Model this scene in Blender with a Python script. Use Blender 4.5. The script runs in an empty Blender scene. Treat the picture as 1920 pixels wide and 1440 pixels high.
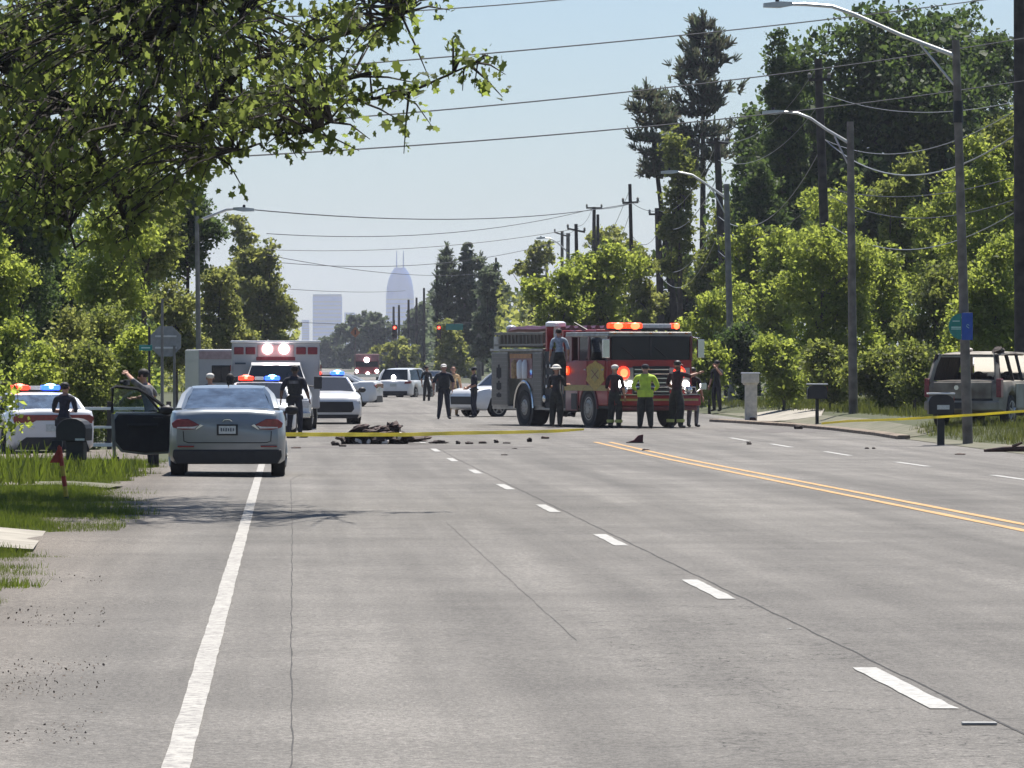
import bpy, bmesh, math, random
import numpy as np
from mathutils import Vector, Matrix, Quaternion
R = math.radians
rnd = random.Random(7)
rng = np.random.default_rng(7)
scn = bpy.context.scene
col = scn.collection

# ------------------------------------------------------------------ camera, light, exposure
F, CAMH, HY = 10500.0, 1.94, 674.0            # focal length in photo pixels, eye height, horizon row
cam = bpy.data.cameras.new('camera'); cam_o = bpy.data.objects.new('camera', cam); col.objects.link(cam_o)
cam_o.location = (0, 0, CAMH); cam_o.rotation_euler = (R(90), 0, 0)
cam.sensor_width = 36; cam.lens = 36 * F / 1920; cam.shift_y = -(720 - HY) / 1920
cam.clip_start = 0.5; cam.clip_end = 40000
scn.camera = cam_o
SUN_EL, SUN_AZ = R(66), R(16)                # azimuth from +Y (straight ahead) towards +X
sunv = Vector((math.sin(SUN_AZ) * math.cos(SUN_EL), math.cos(SUN_AZ) * math.cos(SUN_EL), math.sin(SUN_EL)))
w = bpy.data.worlds.new('World'); scn.world = w; w.use_nodes = True
wn = w.node_tree; sky = wn.nodes.new('ShaderNodeTexSky'); sky.sky_type = 'NISHITA'; sky.sun_disc = False
sky.sun_elevation = SUN_EL; sky.sun_rotation = SUN_AZ; sky.air_density = 0.9; sky.dust_density = 0.7; sky.ozone_density = 6.5
wn.links.new(sky.outputs[0], wn.nodes['Background'].inputs[0]); wn.nodes['Background'].inputs[1].default_value = 0.067
sl = bpy.data.lights.new('sun', 'SUN'); sl.energy = 5.0; sl.angle = R(0.53); sl.color = (1.0, 0.95, 0.87)
so = bpy.data.objects.new('sun', sl); col.objects.link(so); so.rotation_euler = sunv.to_track_quat('Z', 'Y').to_euler()
scn.view_settings.view_transform = 'Standard'; scn.view_settings.look = 'None'
scn.view_settings.exposure = 0.78; scn.view_settings.gamma = 1.0; scn.view_settings.use_curve_mapping = False
cy = scn.cycles; cy.use_denoising = True
try: cy.denoiser = 'OPENIMAGEDENOISE'
except Exception: pass
cy.max_bounces = 6; cy.diffuse_bounces = 3; cy.glossy_bounces = 3; cy.transmission_bounces = 6; cy.transparent_max_bounces = 8
cy.volume_bounces = 1; cy.sample_clamp_indirect = 6; cy.caustics_reflective = False; cy.caustics_refractive = False

# ------------------------------------------------------------------ photo pixel <-> place
def zr(Y): return 0.003 * (math.sqrt((110 - Y) ** 2 + 36) + (110 - Y)) / 2 if Y < 400 else 0.0
def U(px, py, d): return Vector(((px - 960) * d / F, d, CAMH - (py - HY) * d / F))
def G(px, py, off=0.0):
    d = 100.0
    for _ in range(30): d = (CAMH - zr(d) - off) * F / (py - HY)
    return Vector(((px - 960) * d / F, d, zr(d) + off))
def XC(Y): return 7.42 - 0.0405 * Y           # yellow centre line of the road
HEAD = math.atan(0.0405)                       # the road swings left of the camera axis
def sst(a, b, x):
    t = min(1, max(0, (x - a) / (b - a))); return t * t * (3 - 2 * t)
def gz(X, Y):
    u = X - XC(Y); z = zr(Y)
    if u > 7.6:
        z += 0.30 * sst(7.6, 9.8, u) * sst(128, 140, Y) + 0.22 * sst(8.6, 10.6, u) * (1 - sst(128, 140, Y))
    elif u < -9.6:
        z += 0.06 * sst(9.6, 10.6, -u) * (1 - sst(101, 105, Y))
        z -= 0.25 * sst(9.8, 11.4, -u) * sst(104, 110, Y)
    return z
def on(px, d, off=0.0):                        # ground point under photo column px at distance d
    X = (px - 960) * d / F; return Vector((X, d, gz(X, d) + off))

# ------------------------------------------------------------------ materials
def nt(m): return m.node_tree
def mat(name, c, rough=0.6, metal=0.0, var=0.12, scale=6.0, bump=0.0, bscale=40.0, emit=None, es=0.0, coat=0.0, alpha=None, c2=None, spec=None):
    m = bpy.data.materials.new(name); m.use_nodes = True; t = m.node_tree; b = t.nodes['Principled BSDF']
    b.inputs['Roughness'].default_value = rough; b.inputs['Metallic'].default_value = metal
    tc = t.nodes.new('ShaderNodeTexCoord'); n = t.nodes.new('ShaderNodeTexNoise'); n.inputs['Scale'].default_value = scale; n.inputs['Detail'].default_value = 5
    t.links.new(tc.outputs['Object'], n.inputs['Vector'])
    r = t.nodes.new('ShaderNodeValToRGB'); r.color_ramp.elements[0].position = 0.3; r.color_ramp.elements[1].position = 0.7
    d = c2 if c2 else tuple(x * (1 - 2 * var) for x in c)
    r.color_ramp.elements[0].color = (*d, 1); r.color_ramp.elements[1].color = (*[x * (1 + (0 if c2 else var)) for x in c], 1)
    t.links.new(n.outputs['Fac'], r.inputs[0]); t.links.new(r.outputs[0], b.inputs['Base Color'])
    if bump:
        n2 = t.nodes.new('ShaderNodeTexNoise'); n2.inputs['Scale'].default_value = bscale; n2.inputs['Detail'].default_value = 4
        t.links.new(tc.outputs['Object'], n2.inputs['Vector'])
        bp = t.nodes.new('ShaderNodeBump'); bp.inputs['Strength'].default_value = bump; bp.inputs['Distance'].default_value = 0.02
        t.links.new(n2.outputs['Fac'], bp.inputs['Height']); t.links.new(bp.outputs[0], b.inputs['Normal'])
    if coat: b.inputs['Coat Weight'].default_value = coat; b.inputs['Coat Roughness'].default_value = 0.05
    if spec is not None: b.inputs['Specular IOR Level'].default_value = spec
    if emit: b.inputs['Emission Color'].default_value = (*emit, 1); b.inputs['Emission Strength'].default_value = es
    if alpha is not None: b.inputs['Alpha'].default_value = alpha
    return m
def leafmat(name, c, c2, trans=0.5, tc=None, tfac=2.2):
    m = bpy.data.materials.new(name); m.use_nodes = True; t = m.node_tree; b = t.nodes['Principled BSDF']; out = t.nodes['Material Output']
    a = t.nodes.new('ShaderNodeAttribute'); a.attribute_name = 'tone'
    mx = t.nodes.new('ShaderNodeMix'); mx.data_type = 'RGBA'; mx.inputs[6].default_value = (*c2, 1); mx.inputs[7].default_value = (*c, 1)
    t.links.new(a.outputs['Fac'], mx.inputs[0]); t.links.new(mx.outputs[2], b.inputs['Base Color']); b.inputs['Roughness'].default_value = 0.6
    b.inputs['Specular IOR Level'].default_value = 0.25
    tr = t.nodes.new('ShaderNodeBsdfTranslucent'); g = t.nodes.new('ShaderNodeMix'); g.data_type = 'RGBA'; g.blend_type = 'MULTIPLY'; g.inputs[0].default_value = 1
    k = tc or (1.18, 1.06, 0.75); g.inputs[7].default_value = (*[x * tfac for x in k], 1)
    t.links.new(mx.outputs[2], g.inputs[6]); t.links.new(g.outputs[2], tr.inputs[0])
    ms = t.nodes.new('ShaderNodeMixShader'); ms.inputs[0].default_value = trans
    t.links.new(b.outputs[0], ms.inputs[1]); t.links.new(tr.outputs[0], ms.inputs[2]); t.links.new(ms.outputs[0], out.inputs[0]); return m
def glassmat(name, tint, fac, rough=0.03):
    m = bpy.data.materials.new(name); m.use_nodes = True; t = m.node_tree; out = t.nodes['Material Output']; t.nodes.remove(t.nodes['Principled BSDF'])
    tr = t.nodes.new('ShaderNodeBsdfTransparent'); tr.inputs[0].default_value = (*tint, 1); gl = t.nodes.new('ShaderNodeBsdfGlossy'); gl.inputs['Roughness'].default_value = rough
    fr = t.nodes.new('ShaderNodeFresnel'); fr.inputs[0].default_value = 1.5; ad = t.nodes.new('ShaderNodeMath'); ad.inputs[1].default_value = fac; t.links.new(fr.outputs[0], ad.inputs[0])
    ms = t.nodes.new('ShaderNodeMixShader'); t.links.new(ad.outputs[0], ms.inputs[0]); t.links.new(tr.outputs[0], ms.inputs[1]); t.links.new(gl.outputs[0], ms.inputs[2]); t.links.new(ms.outputs[0], out.inputs[0]); return m
M = {}
M['white'] = mat('white_paint', (.72, .73, .74), .3, 0, .03, 3, coat=.6)
M['silver'] = mat('silver_blue_paint', (.24, .265, .285), .30, .35, .04, 3, coat=.6)
M['red'] = mat('red_paint', (.33, .012, .014), .35, 0, .1, 4, coat=.3)
M['maroon'] = mat('maroon_paint', (.16, .03, .035), .4, 0, .12, 4, coat=.5)
M['ambwhite'] = mat('ambulance_white', (.42, .42, .43), .4, 0, .04, 3, coat=.3)
M['black'] = mat('black_plastic', (.012, .012, .014), .55, 0, .2, 9)
M['rubber'] = mat('tyre_rubber', (.016, .016, .017), .85, 0, .25, 12, bump=.3)
M['glass'] = mat('dark_car_glass', (.010, .014, .022), .08, 0, .1, 3, spec=.38)
M['rglass'] = mat('sky_toned_rear_glass', (.055, .085, .13), .12, 0, .35, 5, coat=.5, spec=.8)  # blue of the reflected sky is put into the base colour
M['cglass'] = glassmat('clear_glass', (.75, .82, .82), .06)
M['chrome'] = mat('chrome', (.62, .63, .64), .16, 1, .05, 5)
M['alu'] = mat('brushed_aluminium', (.36, .35, .325), .42, .7, .15, 5, bump=.15)
M['tread'] = mat('grey_shutter_metal', (.17, .158, .135), .5, .2, .05, 4)
M['gold'] = mat('gold_leaf', (.50, .35, .08), .45, .2, .15, 12)
M['goldstripe'] = mat('gold_stripe', (.42, .33, .11), .5, .1, .1, 12)
M['darkint'] = mat('dark_interior', (.02, .02, .022), .8, 0, .2, 6)
M['redlens'] = mat('red_lens', (.22, .012, .016), .2, 0, .15, 20, coat=.6)
M['redlens2'] = mat('dull_red_lens', (.20, .02, .03), .3, 0, .15, 20)
M['amberlens'] = mat('amber_lens', (.5, .16, .02), .25, 0, .1, 20)
M['whitelens'] = mat('clear_lens', (.6, .6, .6), .2, 0, .1, 20, coat=.5)
def lamp(name, c, s): return mat(name, c, .4, 0, .02, 5, emit=c, es=s)
M['e_orange'] = lamp('lit_orange_lamp', (1, .055, .010), 1.2)
M['e_hot'] = lamp('hot_orange_bulb', (1, .15, .055), 2.2)
M['e_red'] = lamp('lit_red_lamp', (1, .045, .02), 1.5)
M['e_redhot'] = lamp('hot_red_bulb', (1, .16, .09), 2.4)
M['e_blue'] = lamp('lit_blue_lamp', (.03, .11, 1), 2.0)
M['e_bluehot'] = lamp('hot_blue_bulb', (.2, .6, 1), 5)
M['e_white'] = lamp('lit_white_lamp', (1, .95, .92), 10)
M['e_pink'] = lamp('lit_pinkish_lamp', (1, .78, .80), 9)
M['navy'] = mat('navy_uniform', (.016, .018, .032), .85, 0, .3, 14, bump=.3)
M['blackcloth'] = mat('black_cloth', (.018, .018, .022), .9, 0, .3, 14, bump=.3)
M['vest'] = mat('black_vest', (.02, .021, .024), .8, 0, .3, 25, bump=.4)
M['hivis'] = mat('yellow_green_jacket', (.44, .58, .05), .75, 0, .14, 9, bump=.4, bscale=14)
M['turnout'] = mat('dark_olive_turnout', (.025, .028, .024), .9, 0, .3, 12, bump=.4)
M['burg'] = mat('dark_burgundy_shirt', (.04, .014, .02), .9, 0, .3, 12, bump=.3)
M['paleblue'] = mat('pale_blue_shirt', (.30, .36, .42), .85, 0, .2, 12, bump=.3)
M['tan'] = mat('tan_jacket', (.45, .30, .16), .85, 0, .2, 12)
M['greycloth'] = mat('grey_cloth', (.16, .16, .17), .9, 0, .25, 12)
M['skin'] = mat('skin', (.42, .22, .15), .55, 0, .1, 20)
M['skin2'] = mat('dark_skin', (.10, .05, .034), .5, 0, .1, 20)
M['hair'] = mat('dark_hair', (.012, .009, .008), .7, 0, .3, 40)
M['capw'] = mat('pale_cap', (.62, .60, .56), .8, 0, .1, 20)
M['reflect'] = mat('silver_reflective_tape', (.55, .55, .45), .4, 0, .1, 30)
M['limeref'] = mat('lime_reflective_tape', (.45, .48, .12), .5, 0, .1, 30)
M['wood'] = mat('weathered_pole_wood', (.20, .175, .15), .9, 0, .25, 3, bump=.6, bscale=30)
M['darkwood'] = mat('dark_creosote_wood', (.055, .045, .04), .9, 0, .3, 3, bump=.6, bscale=30)
M['greypole'] = mat('grey_weathered_wood', (.20, .20, .185), .85, 0, .2, 3, bump=.5, bscale=30)
M['dullplate'] = mat('dull_reflector', (.26, .26, .25), .6, 0, .1, 20)
M['galv'] = mat('galvanised_steel', (.52, .53, .53), .4, .6, .08, 8)
M['wire'] = mat('black_wire', (.03, .03, .034), .6, 0, .1, 8)
M['cable'] = mat('grey_cable', (.22, .23, .23), .5, .2, .1, 8)
M['signgreen'] = mat('teal_green_sign', (.012, .20, .17), .5, 0, .1, 8)
M['signblue'] = mat('blue_sign', (.012, .07, .36), .5, 0, .08, 8)
M['signback'] = mat('bare_sign_back', (.24, .25, .25), .5, .4, .1, 8)
M['signorange'] = mat('orange_sign_sheet', (.34, .14, .06), .6, 0, .12, 8)
M['signpale'] = mat('pale_sign_print', (.40, .62, .56), .6, 0, .08, 20)
M['plate'] = mat('plate_white', (.55, .58, .56), .5, 0, .1, 30)
M['platetext'] = mat('plate_print', (.07, .09, .12), .6, 0, .1, 30)
M['stakered'] = mat('red_stake', (.42, .04, .02), .6, 0, .15, 20)
M['stakeyel'] = mat('yellow_stake', (.55, .38, .04), .6, 0, .15, 20)
M['tape'] = mat('yellow_plastic_tape', (.82, .70, .05), .4, 0, .06, 14)
_t = M['tape'].node_tree; _r = _t.nodes.new('ShaderNodeBsdfTranslucent'); _r.inputs[0].default_value = (.92, .82, .10, 1); _x = _t.nodes.new('ShaderNodeMixShader'); _x.inputs[0].default_value = .55
_t.links.new(_t.nodes['Principled BSDF'].outputs[0], _x.inputs[1]); _t.links.new(_r.outputs[0], _x.inputs[2]); _t.links.new(_x.outputs[0], _t.nodes['Material Output'].inputs[0])
M['tapeprint'] = mat('tape_print', (.05, .05, .04), .6, 0, .1, 10)
M['concrete'] = mat('pale_concrete', (.31, .285, .24), .9, 0, .15, 2, bump=.4)
M['kerb'] = mat('kerb_concrete', (.21, .165, .125), .9, 0, .25, 4, bump=.6)
M['stonebox'] = mat('beige_stone', (.62, .58, .49), .85, 0, .12, 6, bump=.5)
M['burnt'] = mat('charred_scrap', (.012, .008, .007), .8, 0, .5, 10, bump=1.0, bscale=12, c2=(.035, .016, .012))
M['burnt2'] = mat('brown_scorched_scrap', (.060, .024, .017), .75, 0, .3, 8, bump=1.0, bscale=10, c2=(.018, .009, .008))
M['scrapw'] = mat('pale_scrap', (.62, .56, .50), .6, 0, .15, 10)
M['shoe'] = mat('dark_red_cloth', (.06, .008, .014), .8, 0, .2, 20)
M['champ'] = mat('dull_champagne_paint', (.36, .33, .27), .6, 0, .12, 1.6, c2=(.11, .085, .062))
M['shatter'] = mat('shattered_white_glass', (.92, .90, .86), .5, 0, .06, 30, bump=.6, bscale=25)
nb = M['shatter'].node_tree
tr_ = nb.nodes.new('ShaderNodeBsdfTranslucent'); tr_.inputs[0].default_value = (.95, .92, .86, 1); ms_ = nb.nodes.new('ShaderNodeMixShader'); ms_.inputs[0].default_value = .6
nb.links.new(nb.nodes['Principled BSDF'].outputs[0], ms_.inputs[1]); nb.links.new(tr_.outputs[0], ms_.inputs[2]); nb.links.new(ms_.outputs[0], nb.nodes['Material Output'].inputs[0])
M['bark'] = mat('grey_brown_bark', (.085, .068, .055), .95, 0, .35, 4, bump=1.0, bscale=18)
M['barkdark'] = mat('dark_bark', (.035, .028, .024), .95, 0, .35, 4, bump=1.0, bscale=18)
M['barkpale'] = mat('pale_bark', (.22, .20, .18), .95, 0, .3, 4, bump=.8, bscale=18)
M['tower'] = mat('tower_glass_stone', (.020, .11, .40), .5, 0, .1, .05)
M['towerwin'] = mat('tower_window_band', (.07, .09, .13), .3, 0, .1, .05)
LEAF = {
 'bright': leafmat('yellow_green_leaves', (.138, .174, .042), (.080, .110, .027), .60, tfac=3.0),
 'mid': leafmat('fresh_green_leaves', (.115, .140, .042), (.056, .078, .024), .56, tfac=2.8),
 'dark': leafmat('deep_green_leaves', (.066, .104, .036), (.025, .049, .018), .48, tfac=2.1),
 'olive': leafmat('olive_spring_leaves', (.135, .155, .055), (.072, .092, .034), .56, tfac=2.7),
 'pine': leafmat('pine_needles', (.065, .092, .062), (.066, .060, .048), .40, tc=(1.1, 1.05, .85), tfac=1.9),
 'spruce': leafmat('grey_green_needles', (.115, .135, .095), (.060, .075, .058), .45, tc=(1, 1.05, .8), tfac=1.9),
 'front': leafmat('backlit_star_leaves', (.090, .126, .036), (.044, .058, .024), .58, tfac=2.9),
 'grass': leafmat('grass_blades', (.085, .125, .018), (.055, .075, .018), .45, tfac=2.0),
 'dry': leafmat('dull_grass_blades', (.085, .105, .028), (.050, .066, .020), .45, tfac=1.8),
}
# asphalt -----------------------------------------------------------
def asphalt():
    m = bpy.data.materials.new('worn_asphalt'); m.use_nodes = True; t = m.node_tree; b = t.nodes['Principled BSDF']; L = t.links.new
    tc = t.nodes.new('ShaderNodeTexCoord')
    rot = t.nodes.new('ShaderNodeMapping'); rot.inputs['Rotation'].default_value = (0, 0, -HEAD); L(tc.outputs['Object'], rot.inputs[0])
    def noise(sc, det, vec, rough=.6):
        n = t.nodes.new('ShaderNodeTexNoise'); n.inputs['Scale'].default_value = sc; n.inputs['Detail'].default_value = det; n.inputs['Roughness'].default_value = rough
        L(vec, n.inputs['Vector']); return n.outputs['Fac']
    def mapr(v, a, b_, c, d):
        n = t.nodes.new('ShaderNodeMapRange'); n.inputs[1].default_value = a; n.inputs[2].default_value = b_; n.inputs[3].default_value = c; n.inputs[4].default_value = d; L(v, n.inputs[0]); return n.outputs[0]
    def mul(a, b_):
        n = t.nodes.new('ShaderNodeMath'); n.operation = 'MULTIPLY'; L(a, n.inputs[0]); L(b_, n.inputs[1]); return n.outputs[0]
    st = t.nodes.new('ShaderNodeMapping'); st.inputs['Scale'].default_value = (1.1, .035, 1); L(rot.outputs[0], st.inputs[0])
    v = mapr(noise(28, 4, rot.outputs[0], .8), .38, .62, .62, 1.38)
    v = mul(v, mapr(noise(90, 2, rot.outputs[0], .7), .38, .62, .70, 1.30))
    v = mul(v, mapr(noise(1, 5, st.outputs[0]), .36, .64, .74, 1.20))
    v = mul(v, mapr(noise(.30, 6, rot.outputs[0], .65), .38, .62, .84, 1.13))
    sx0 = t.nodes.new('ShaderNodeSeparateXYZ'); L(rot.outputs[0], sx0.inputs[0]); fq = t.nodes.new('ShaderNodeMath'); fq.operation = 'MULTIPLY'; fq.inputs[1].default_value = 3.5; L(sx0.outputs[0], fq.inputs[0])
    sn_ = t.nodes.new('ShaderNodeMath'); sn_.operation = 'SINE'; L(fq.outputs[0], sn_.inputs[0]); v = mul(v, mapr(sn_.outputs[0], -1, 1, .93, 1.05))
    v = mul(v, mapr(noise(3.5, 4, rot.outputs[0]), .3, .7, .93, 1.06))
    # alligator cracks in a patch of the left lane
    vo = t.nodes.new('ShaderNodeTexVoronoi'); vo.feature = 'DISTANCE_TO_EDGE'; vo.inputs['Scale'].default_value = 1.9
    wv = t.nodes.new('ShaderNodeVectorMath'); wv.operation = 'ADD'; n3 = t.nodes.new('ShaderNodeTexNoise'); n3.inputs['Scale'].default_value = 5; L(rot.outputs[0], n3.inputs['Vector'])
    L(rot.outputs[0], wv.inputs[0]); L(n3.outputs['Color'], wv.inputs[1]); L(wv.outputs[0], vo.inputs['Vector'])
    crack = mapr(vo.outputs['Distance'], .0, .034, .0, 1.0)
    sx = t.nodes.new('ShaderNodeSeparateXYZ'); L(rot.outputs[0], sx.inputs[0])
    mx = t.nodes.new('ShaderNodeMath'); mx.operation = 'COMPARE'; mx.inputs[1].default_value = 2.65; mx.inputs[2].default_value = .75; L(sx.outputs[0], mx.inputs[0])
    my = t.nodes.new('ShaderNodeMath'); my.operation = 'COMPARE'; my.inputs[1].default_value = 31; my.inputs[2].default_value = 9; L(sx.outputs[1], my.inputs[0])
    mk = mul(mul(mx.outputs[0], my.outputs[0]), mapr(noise(1.3, 3, rot.outputs[0]), .40, .62, 0, .9))
    inv = t.nodes.new('ShaderNodeMath'); inv.operation = 'SUBTRACT'; inv.inputs[0].default_value = 1; L(crack, inv.inputs[1])
    dk = t.nodes.new('ShaderNodeMath'); dk.operation = 'SUBTRACT'; dk.inputs[0].default_value = 1; L(mul(mk, inv.outputs[0]), dk.inputs[1])
    v2 = mul(v, dk.outputs[0])
    c = t.nodes.new('ShaderNodeMix'); c.data_type = 'RGBA'; c.inputs[6].default_value = (.162, .152, .139, 1); c.inputs[7].default_value = (.150, .128, .106, 1)
    # shoulder (left of the edge line) is browner
    L(mapr(sx.outputs[0], -.9, -2.6, 0, 1), c.inputs[0])
    cm = t.nodes.new('ShaderNodeMix'); cm.data_type = 'RGBA'; cm.blend_type = 'MULTIPLY'; cm.inputs[0].default_value = 1; L(c.outputs[2], cm.inputs[6]); L(v2, cm.inputs[7])
    L(cm.outputs[2], b.inputs['Base Color']); b.inputs['Roughness'].default_value = .82; b.inputs['Specular IOR Level'].default_value = .3
    bp = t.nodes.new('ShaderNodeBump'); bp.inputs['Strength'].default_value = .6; bp.inputs['Distance'].default_value = .012; L(v, bp.inputs['Height']); L(bp.outputs[0], b.inputs['Normal'])
    return m
M['asphalt'] = asphalt()
def paintmat(name, c, worn, under=(.17, .16, .15)):
    m = mat(name, c, .7, 0, .08, 3, bump=.3); t = m.node_tree; b = t.nodes['Principled BSDF']; base = b.inputs['Base Color'].links[0].from_socket
    tc = t.nodes.new('ShaderNodeTexCoord'); n = t.nodes.new('ShaderNodeTexNoise'); n.inputs['Scale'].default_value = 16; n.inputs['Detail'].default_value = 6; n.inputs['Roughness'].default_value = .75
    t.links.new(tc.outputs['Object'], n.inputs['Vector']); mr = t.nodes.new('ShaderNodeMapRange'); mr.inputs[1].default_value = .46; mr.inputs[2].default_value = .58; mr.inputs[3].default_value = 0; mr.inputs[4].default_value = worn
    t.links.new(n.outputs['Fac'], mr.inputs[0]); mx = t.nodes.new('ShaderNodeMix'); mx.data_type = 'RGBA'; mx.inputs[7].default_value = (*under, 1)
    t.links.new(mr.outputs[0], mx.inputs[0]); t.links.new(base, mx.inputs[6]); t.links.new(mx.outputs[2], b.inputs['Base Color']); return m
M['linewhite'] = paintmat('worn_white_line', (.37, .355, .325), .9)
M['dashwhite'] = paintmat('white_dash_paint', (.39, .385, .365), .65)
M['lineyel'] = paintmat('yellow_line_paint', (.50, .27, .065), .55)
M['seam'] = mat('dark_seam', (.045, .042, .04), .9, 0, .3, 9)
M['scorch'] = mat('sooty_asphalt', (.085, .075, .07), .9, 0, .3, 3, c2=(.13, .12, .11), bump=.5)
M['dirt'] = mat('dusty_dirt', (.165, .15, .11), .95, 0, .2, 1.2, bump=.8, bscale=15, c2=(.085, .09, .05))
M['soil'] = mat('grassy_soil', (.060, .070, .025), .95, 0, .3, .6, bump=1, bscale=8, c2=(.042, .045, .018))

# ------------------------------------------------------------------ mesh builder
class MB:
    def __init__(s): s.v = []; s.f = []
    def add(s, vs, fs, M_=None):
        o = len(s.v); s.v += [tuple((M_ @ Vector(p)) if M_ else p) for p in vs]; s.f += [tuple(i + o for i in q) for q in fs]; return s
    def box(s, c, d, rz=0, rx=0, ry=0, tx=1, ty=1):      # centre, size; tx/ty shrink the top
        x, y, z = d[0] / 2, d[1] / 2, d[2] / 2
        vs = [(-x, -y, -z), (x, -y, -z), (x, y, -z), (-x, y, -z), (-x * tx, -y * ty, z), (x * tx, -y * ty, z), (x * tx, y * ty, z), (-x * tx, y * ty, z)]
        m = Matrix.Translation(c) @ Matrix.Rotation(rz, 4, 'Z') @ Matrix.Rotation(ry, 4, 'Y') @ Matrix.Rotation(rx, 4, 'X')
        return s.add(vs, [(3, 2, 1, 0), (4, 5, 6, 7), (0, 1, 5, 4), (1, 2, 6, 5), (2, 3, 7, 6), (3, 0, 4, 7)], m)
    def tube(s, pts, rad, n=8, cap=True):
        pts = [Vector(p) for p in pts]; k = len(pts); rads = rad if isinstance(rad, (list, tuple)) else [rad] * k
        o = len(s.v); up = Vector((0, 0, 1))
        for i, p in enumerate(pts):
            t = (pts[min(i + 1, k - 1)] - pts[max(i - 1, 0)]).normalized()
            a = t.cross(up)
            if a.length < .05: a = t.cross(Vector((1, 0, 0)))
            a.normalize(); b = t.cross(a)
            for j in range(n):
                an = 2 * math.pi * j / n; q = p + (a * math.cos(an) + b * math.sin(an)) * rads[i]; s.v.append(tuple(q))
        for i in range(k - 1):
            for j in range(n):
                a0 = o + i * n + j; a1 = o + i * n + (j + 1) % n; s.f.append((a0, a1, a1 + n, a0 + n))
        if cap: s.f.append(tuple(o + j for j in range(n))[::-1]); s.f.append(tuple(o + (k - 1) * n + j for j in range(n)))
        return s
    def lathe(s, prof, c=(0, 0, 0), axis='Z', n=20):      # prof: (radius, height)
        m = Matrix.Translation(c)
        if axis == 'Y': m = m @ Matrix.Rotation(R(-90), 4, 'X')
        if axis == 'X': m = m @ Matrix.Rotation(R(90), 4, 'Y')
        vs = []; fs = []
        for r_, h in prof:
            for j in range(n): an = 2 * math.pi * j / n; vs.append((r_ * math.cos(an), r_ * math.sin(an), h))
        for i in range(len(prof) - 1):
            for j in range(n): a = i * n + j; b = i * n + (j + 1) % n; fs.append((a, b, b + n, a + n))
        fs.append(tuple(range(n))[::-1]); fs.append(tuple((len(prof) - 1) * n + j for j in range(n)))
        return s.add(vs, fs, m)
    def ball(s, c, r, n=10, m=7):
        r = r if isinstance(r, (tuple, list)) else (r, r, r); vs = [(c[0], c[1], c[2] - r[2])]; fs = []
        for i in range(1, m):
            a = math.pi * i / m - math.pi / 2
            for j in range(n): b = 2 * math.pi * j / n; vs.append((c[0] + r[0] * math.cos(a) * math.cos(b), c[1] + r[1] * math.cos(a) * math.sin(b), c[2] + r[2] * math.sin(a)))
        vs.append((c[0], c[1], c[2] + r[2])); t = len(vs) - 1
        for j in range(n): fs.append((0, 1 + (j + 1) % n, 1 + j)); fs.append((t, t - n + j, t - n + (j + 1) % n))
        for i in range(m - 2):
            for j in range(n): a = 1 + i * n + j; b = 1 + i * n + (j + 1) % n; fs.append((a, b, b + n, a + n))
        return s.add(vs, fs)
    def prism(s, poly, a, b, axis='Y'):                   # polygon in the two other axes, extruded from a to b
        n = len(poly)
        def p3(p, h): return (p[0], h, p[1]) if axis == 'Y' else ((h, p[0], p[1]) if axis == 'X' else (p[0], p[1], h))
        vs = [p3(p, a) for p in poly] + [p3(p, b) for p in poly]
        fs = [tuple(range(n)), tuple(range(2 * n - 1, n - 1, -1))] + [(i, i + n, (i + 1) % n + n, (i + 1) % n) for i in range(n)]
        return s.add(vs, fs)
    def loft(s, rings, cap=True):
        n = len(rings[0]); o = len(s.v)
        for r_ in rings: s.v += [tuple(p) for p in r_]
        for i in range(len(rings) - 1):
            for j in range(n): a = o + i * n + j; b = o + i * n + (j + 1) % n; s.f.append((a, b, b + n, a + n))
        if cap: s.f.append(tuple(o + j for j in range(n))[::-1]); s.f.append(tuple(o + (len(rings) - 1) * n + j for j in range(n)))
        return s
    def quad(s, a, b, c, d, th=.012):                    # thin pane with thickness
        a, b, c, d = map(Vector, (a, b, c, d)); nrm = (b - a).cross(d - a).normalized() * th
        return s.add([a, b, c, d, a - nrm, b - nrm, c - nrm, d - nrm], [(0, 1, 2, 3), (7, 6, 5, 4), (0, 4, 5, 1), (1, 5, 6, 2), (2, 6, 7, 3), (3, 7, 4, 0)])
    def build(s, name, m, parent=None, smooth=False, bevel=0, angle=40, fix=True, loc=None, rz=0, segs=2):
        me = bpy.data.meshes.new(name); me.from_pydata(s.v, [], s.f); me.update()
        if fix:
            bm = bmesh.new(); bm.from_mesh(me); bmesh.ops.recalc_face_normals(bm, faces=bm.faces); bm.to_mesh(me); bm.free()
        ms = m if isinstance(m, (list, tuple)) else [m]
        for x in ms: me.materials.append(M[x] if isinstance(x, str) else x)
        if smooth:
            me.shade_smooth()
            if angle: me.set_sharp_from_angle(angle=R(angle))
        o = bpy.data.objects.new(name, me); col.objects.link(o)
        if bevel:
            bv = o.modifiers.new('bevel', 'BEVEL'); bv.width = bevel; bv.segments = segs; bv.limit_method = 'ANGLE'; bv.angle_limit = R(35)
        if loc is not None: o.location = loc
        o.rotation_euler.z = rz
        if parent: o.parent = parent
        return o
def tag(o, label=None, cat=None, group=None, kind=None):
    if label: o['label'] = label
    if cat: o['category'] = cat
    if group: o['group'] = group
    if kind: o['kind'] = kind
    return o
def thing(name, label, cat, loc=(0, 0, 0), rz=0, group=None):
    o = bpy.data.objects.new(name, None); col.objects.link(o); o.location = loc; o.rotation_euler.z = rz; o.empty_display_size = .2
    return tag(o, label, cat, group)
def relabel(o, label):
    o['label'] = label; return o
def ip(tab, x):                                           # linear interpolation in a table of (x, value)
    if x <= tab[0][0]: return tab[0][1]
    for (a, va), (b, vb) in zip(tab, tab[1:]):
        if x <= b: return va + (vb - va) * (x - a) / (b - a)
    return tab[-1][1]
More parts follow.
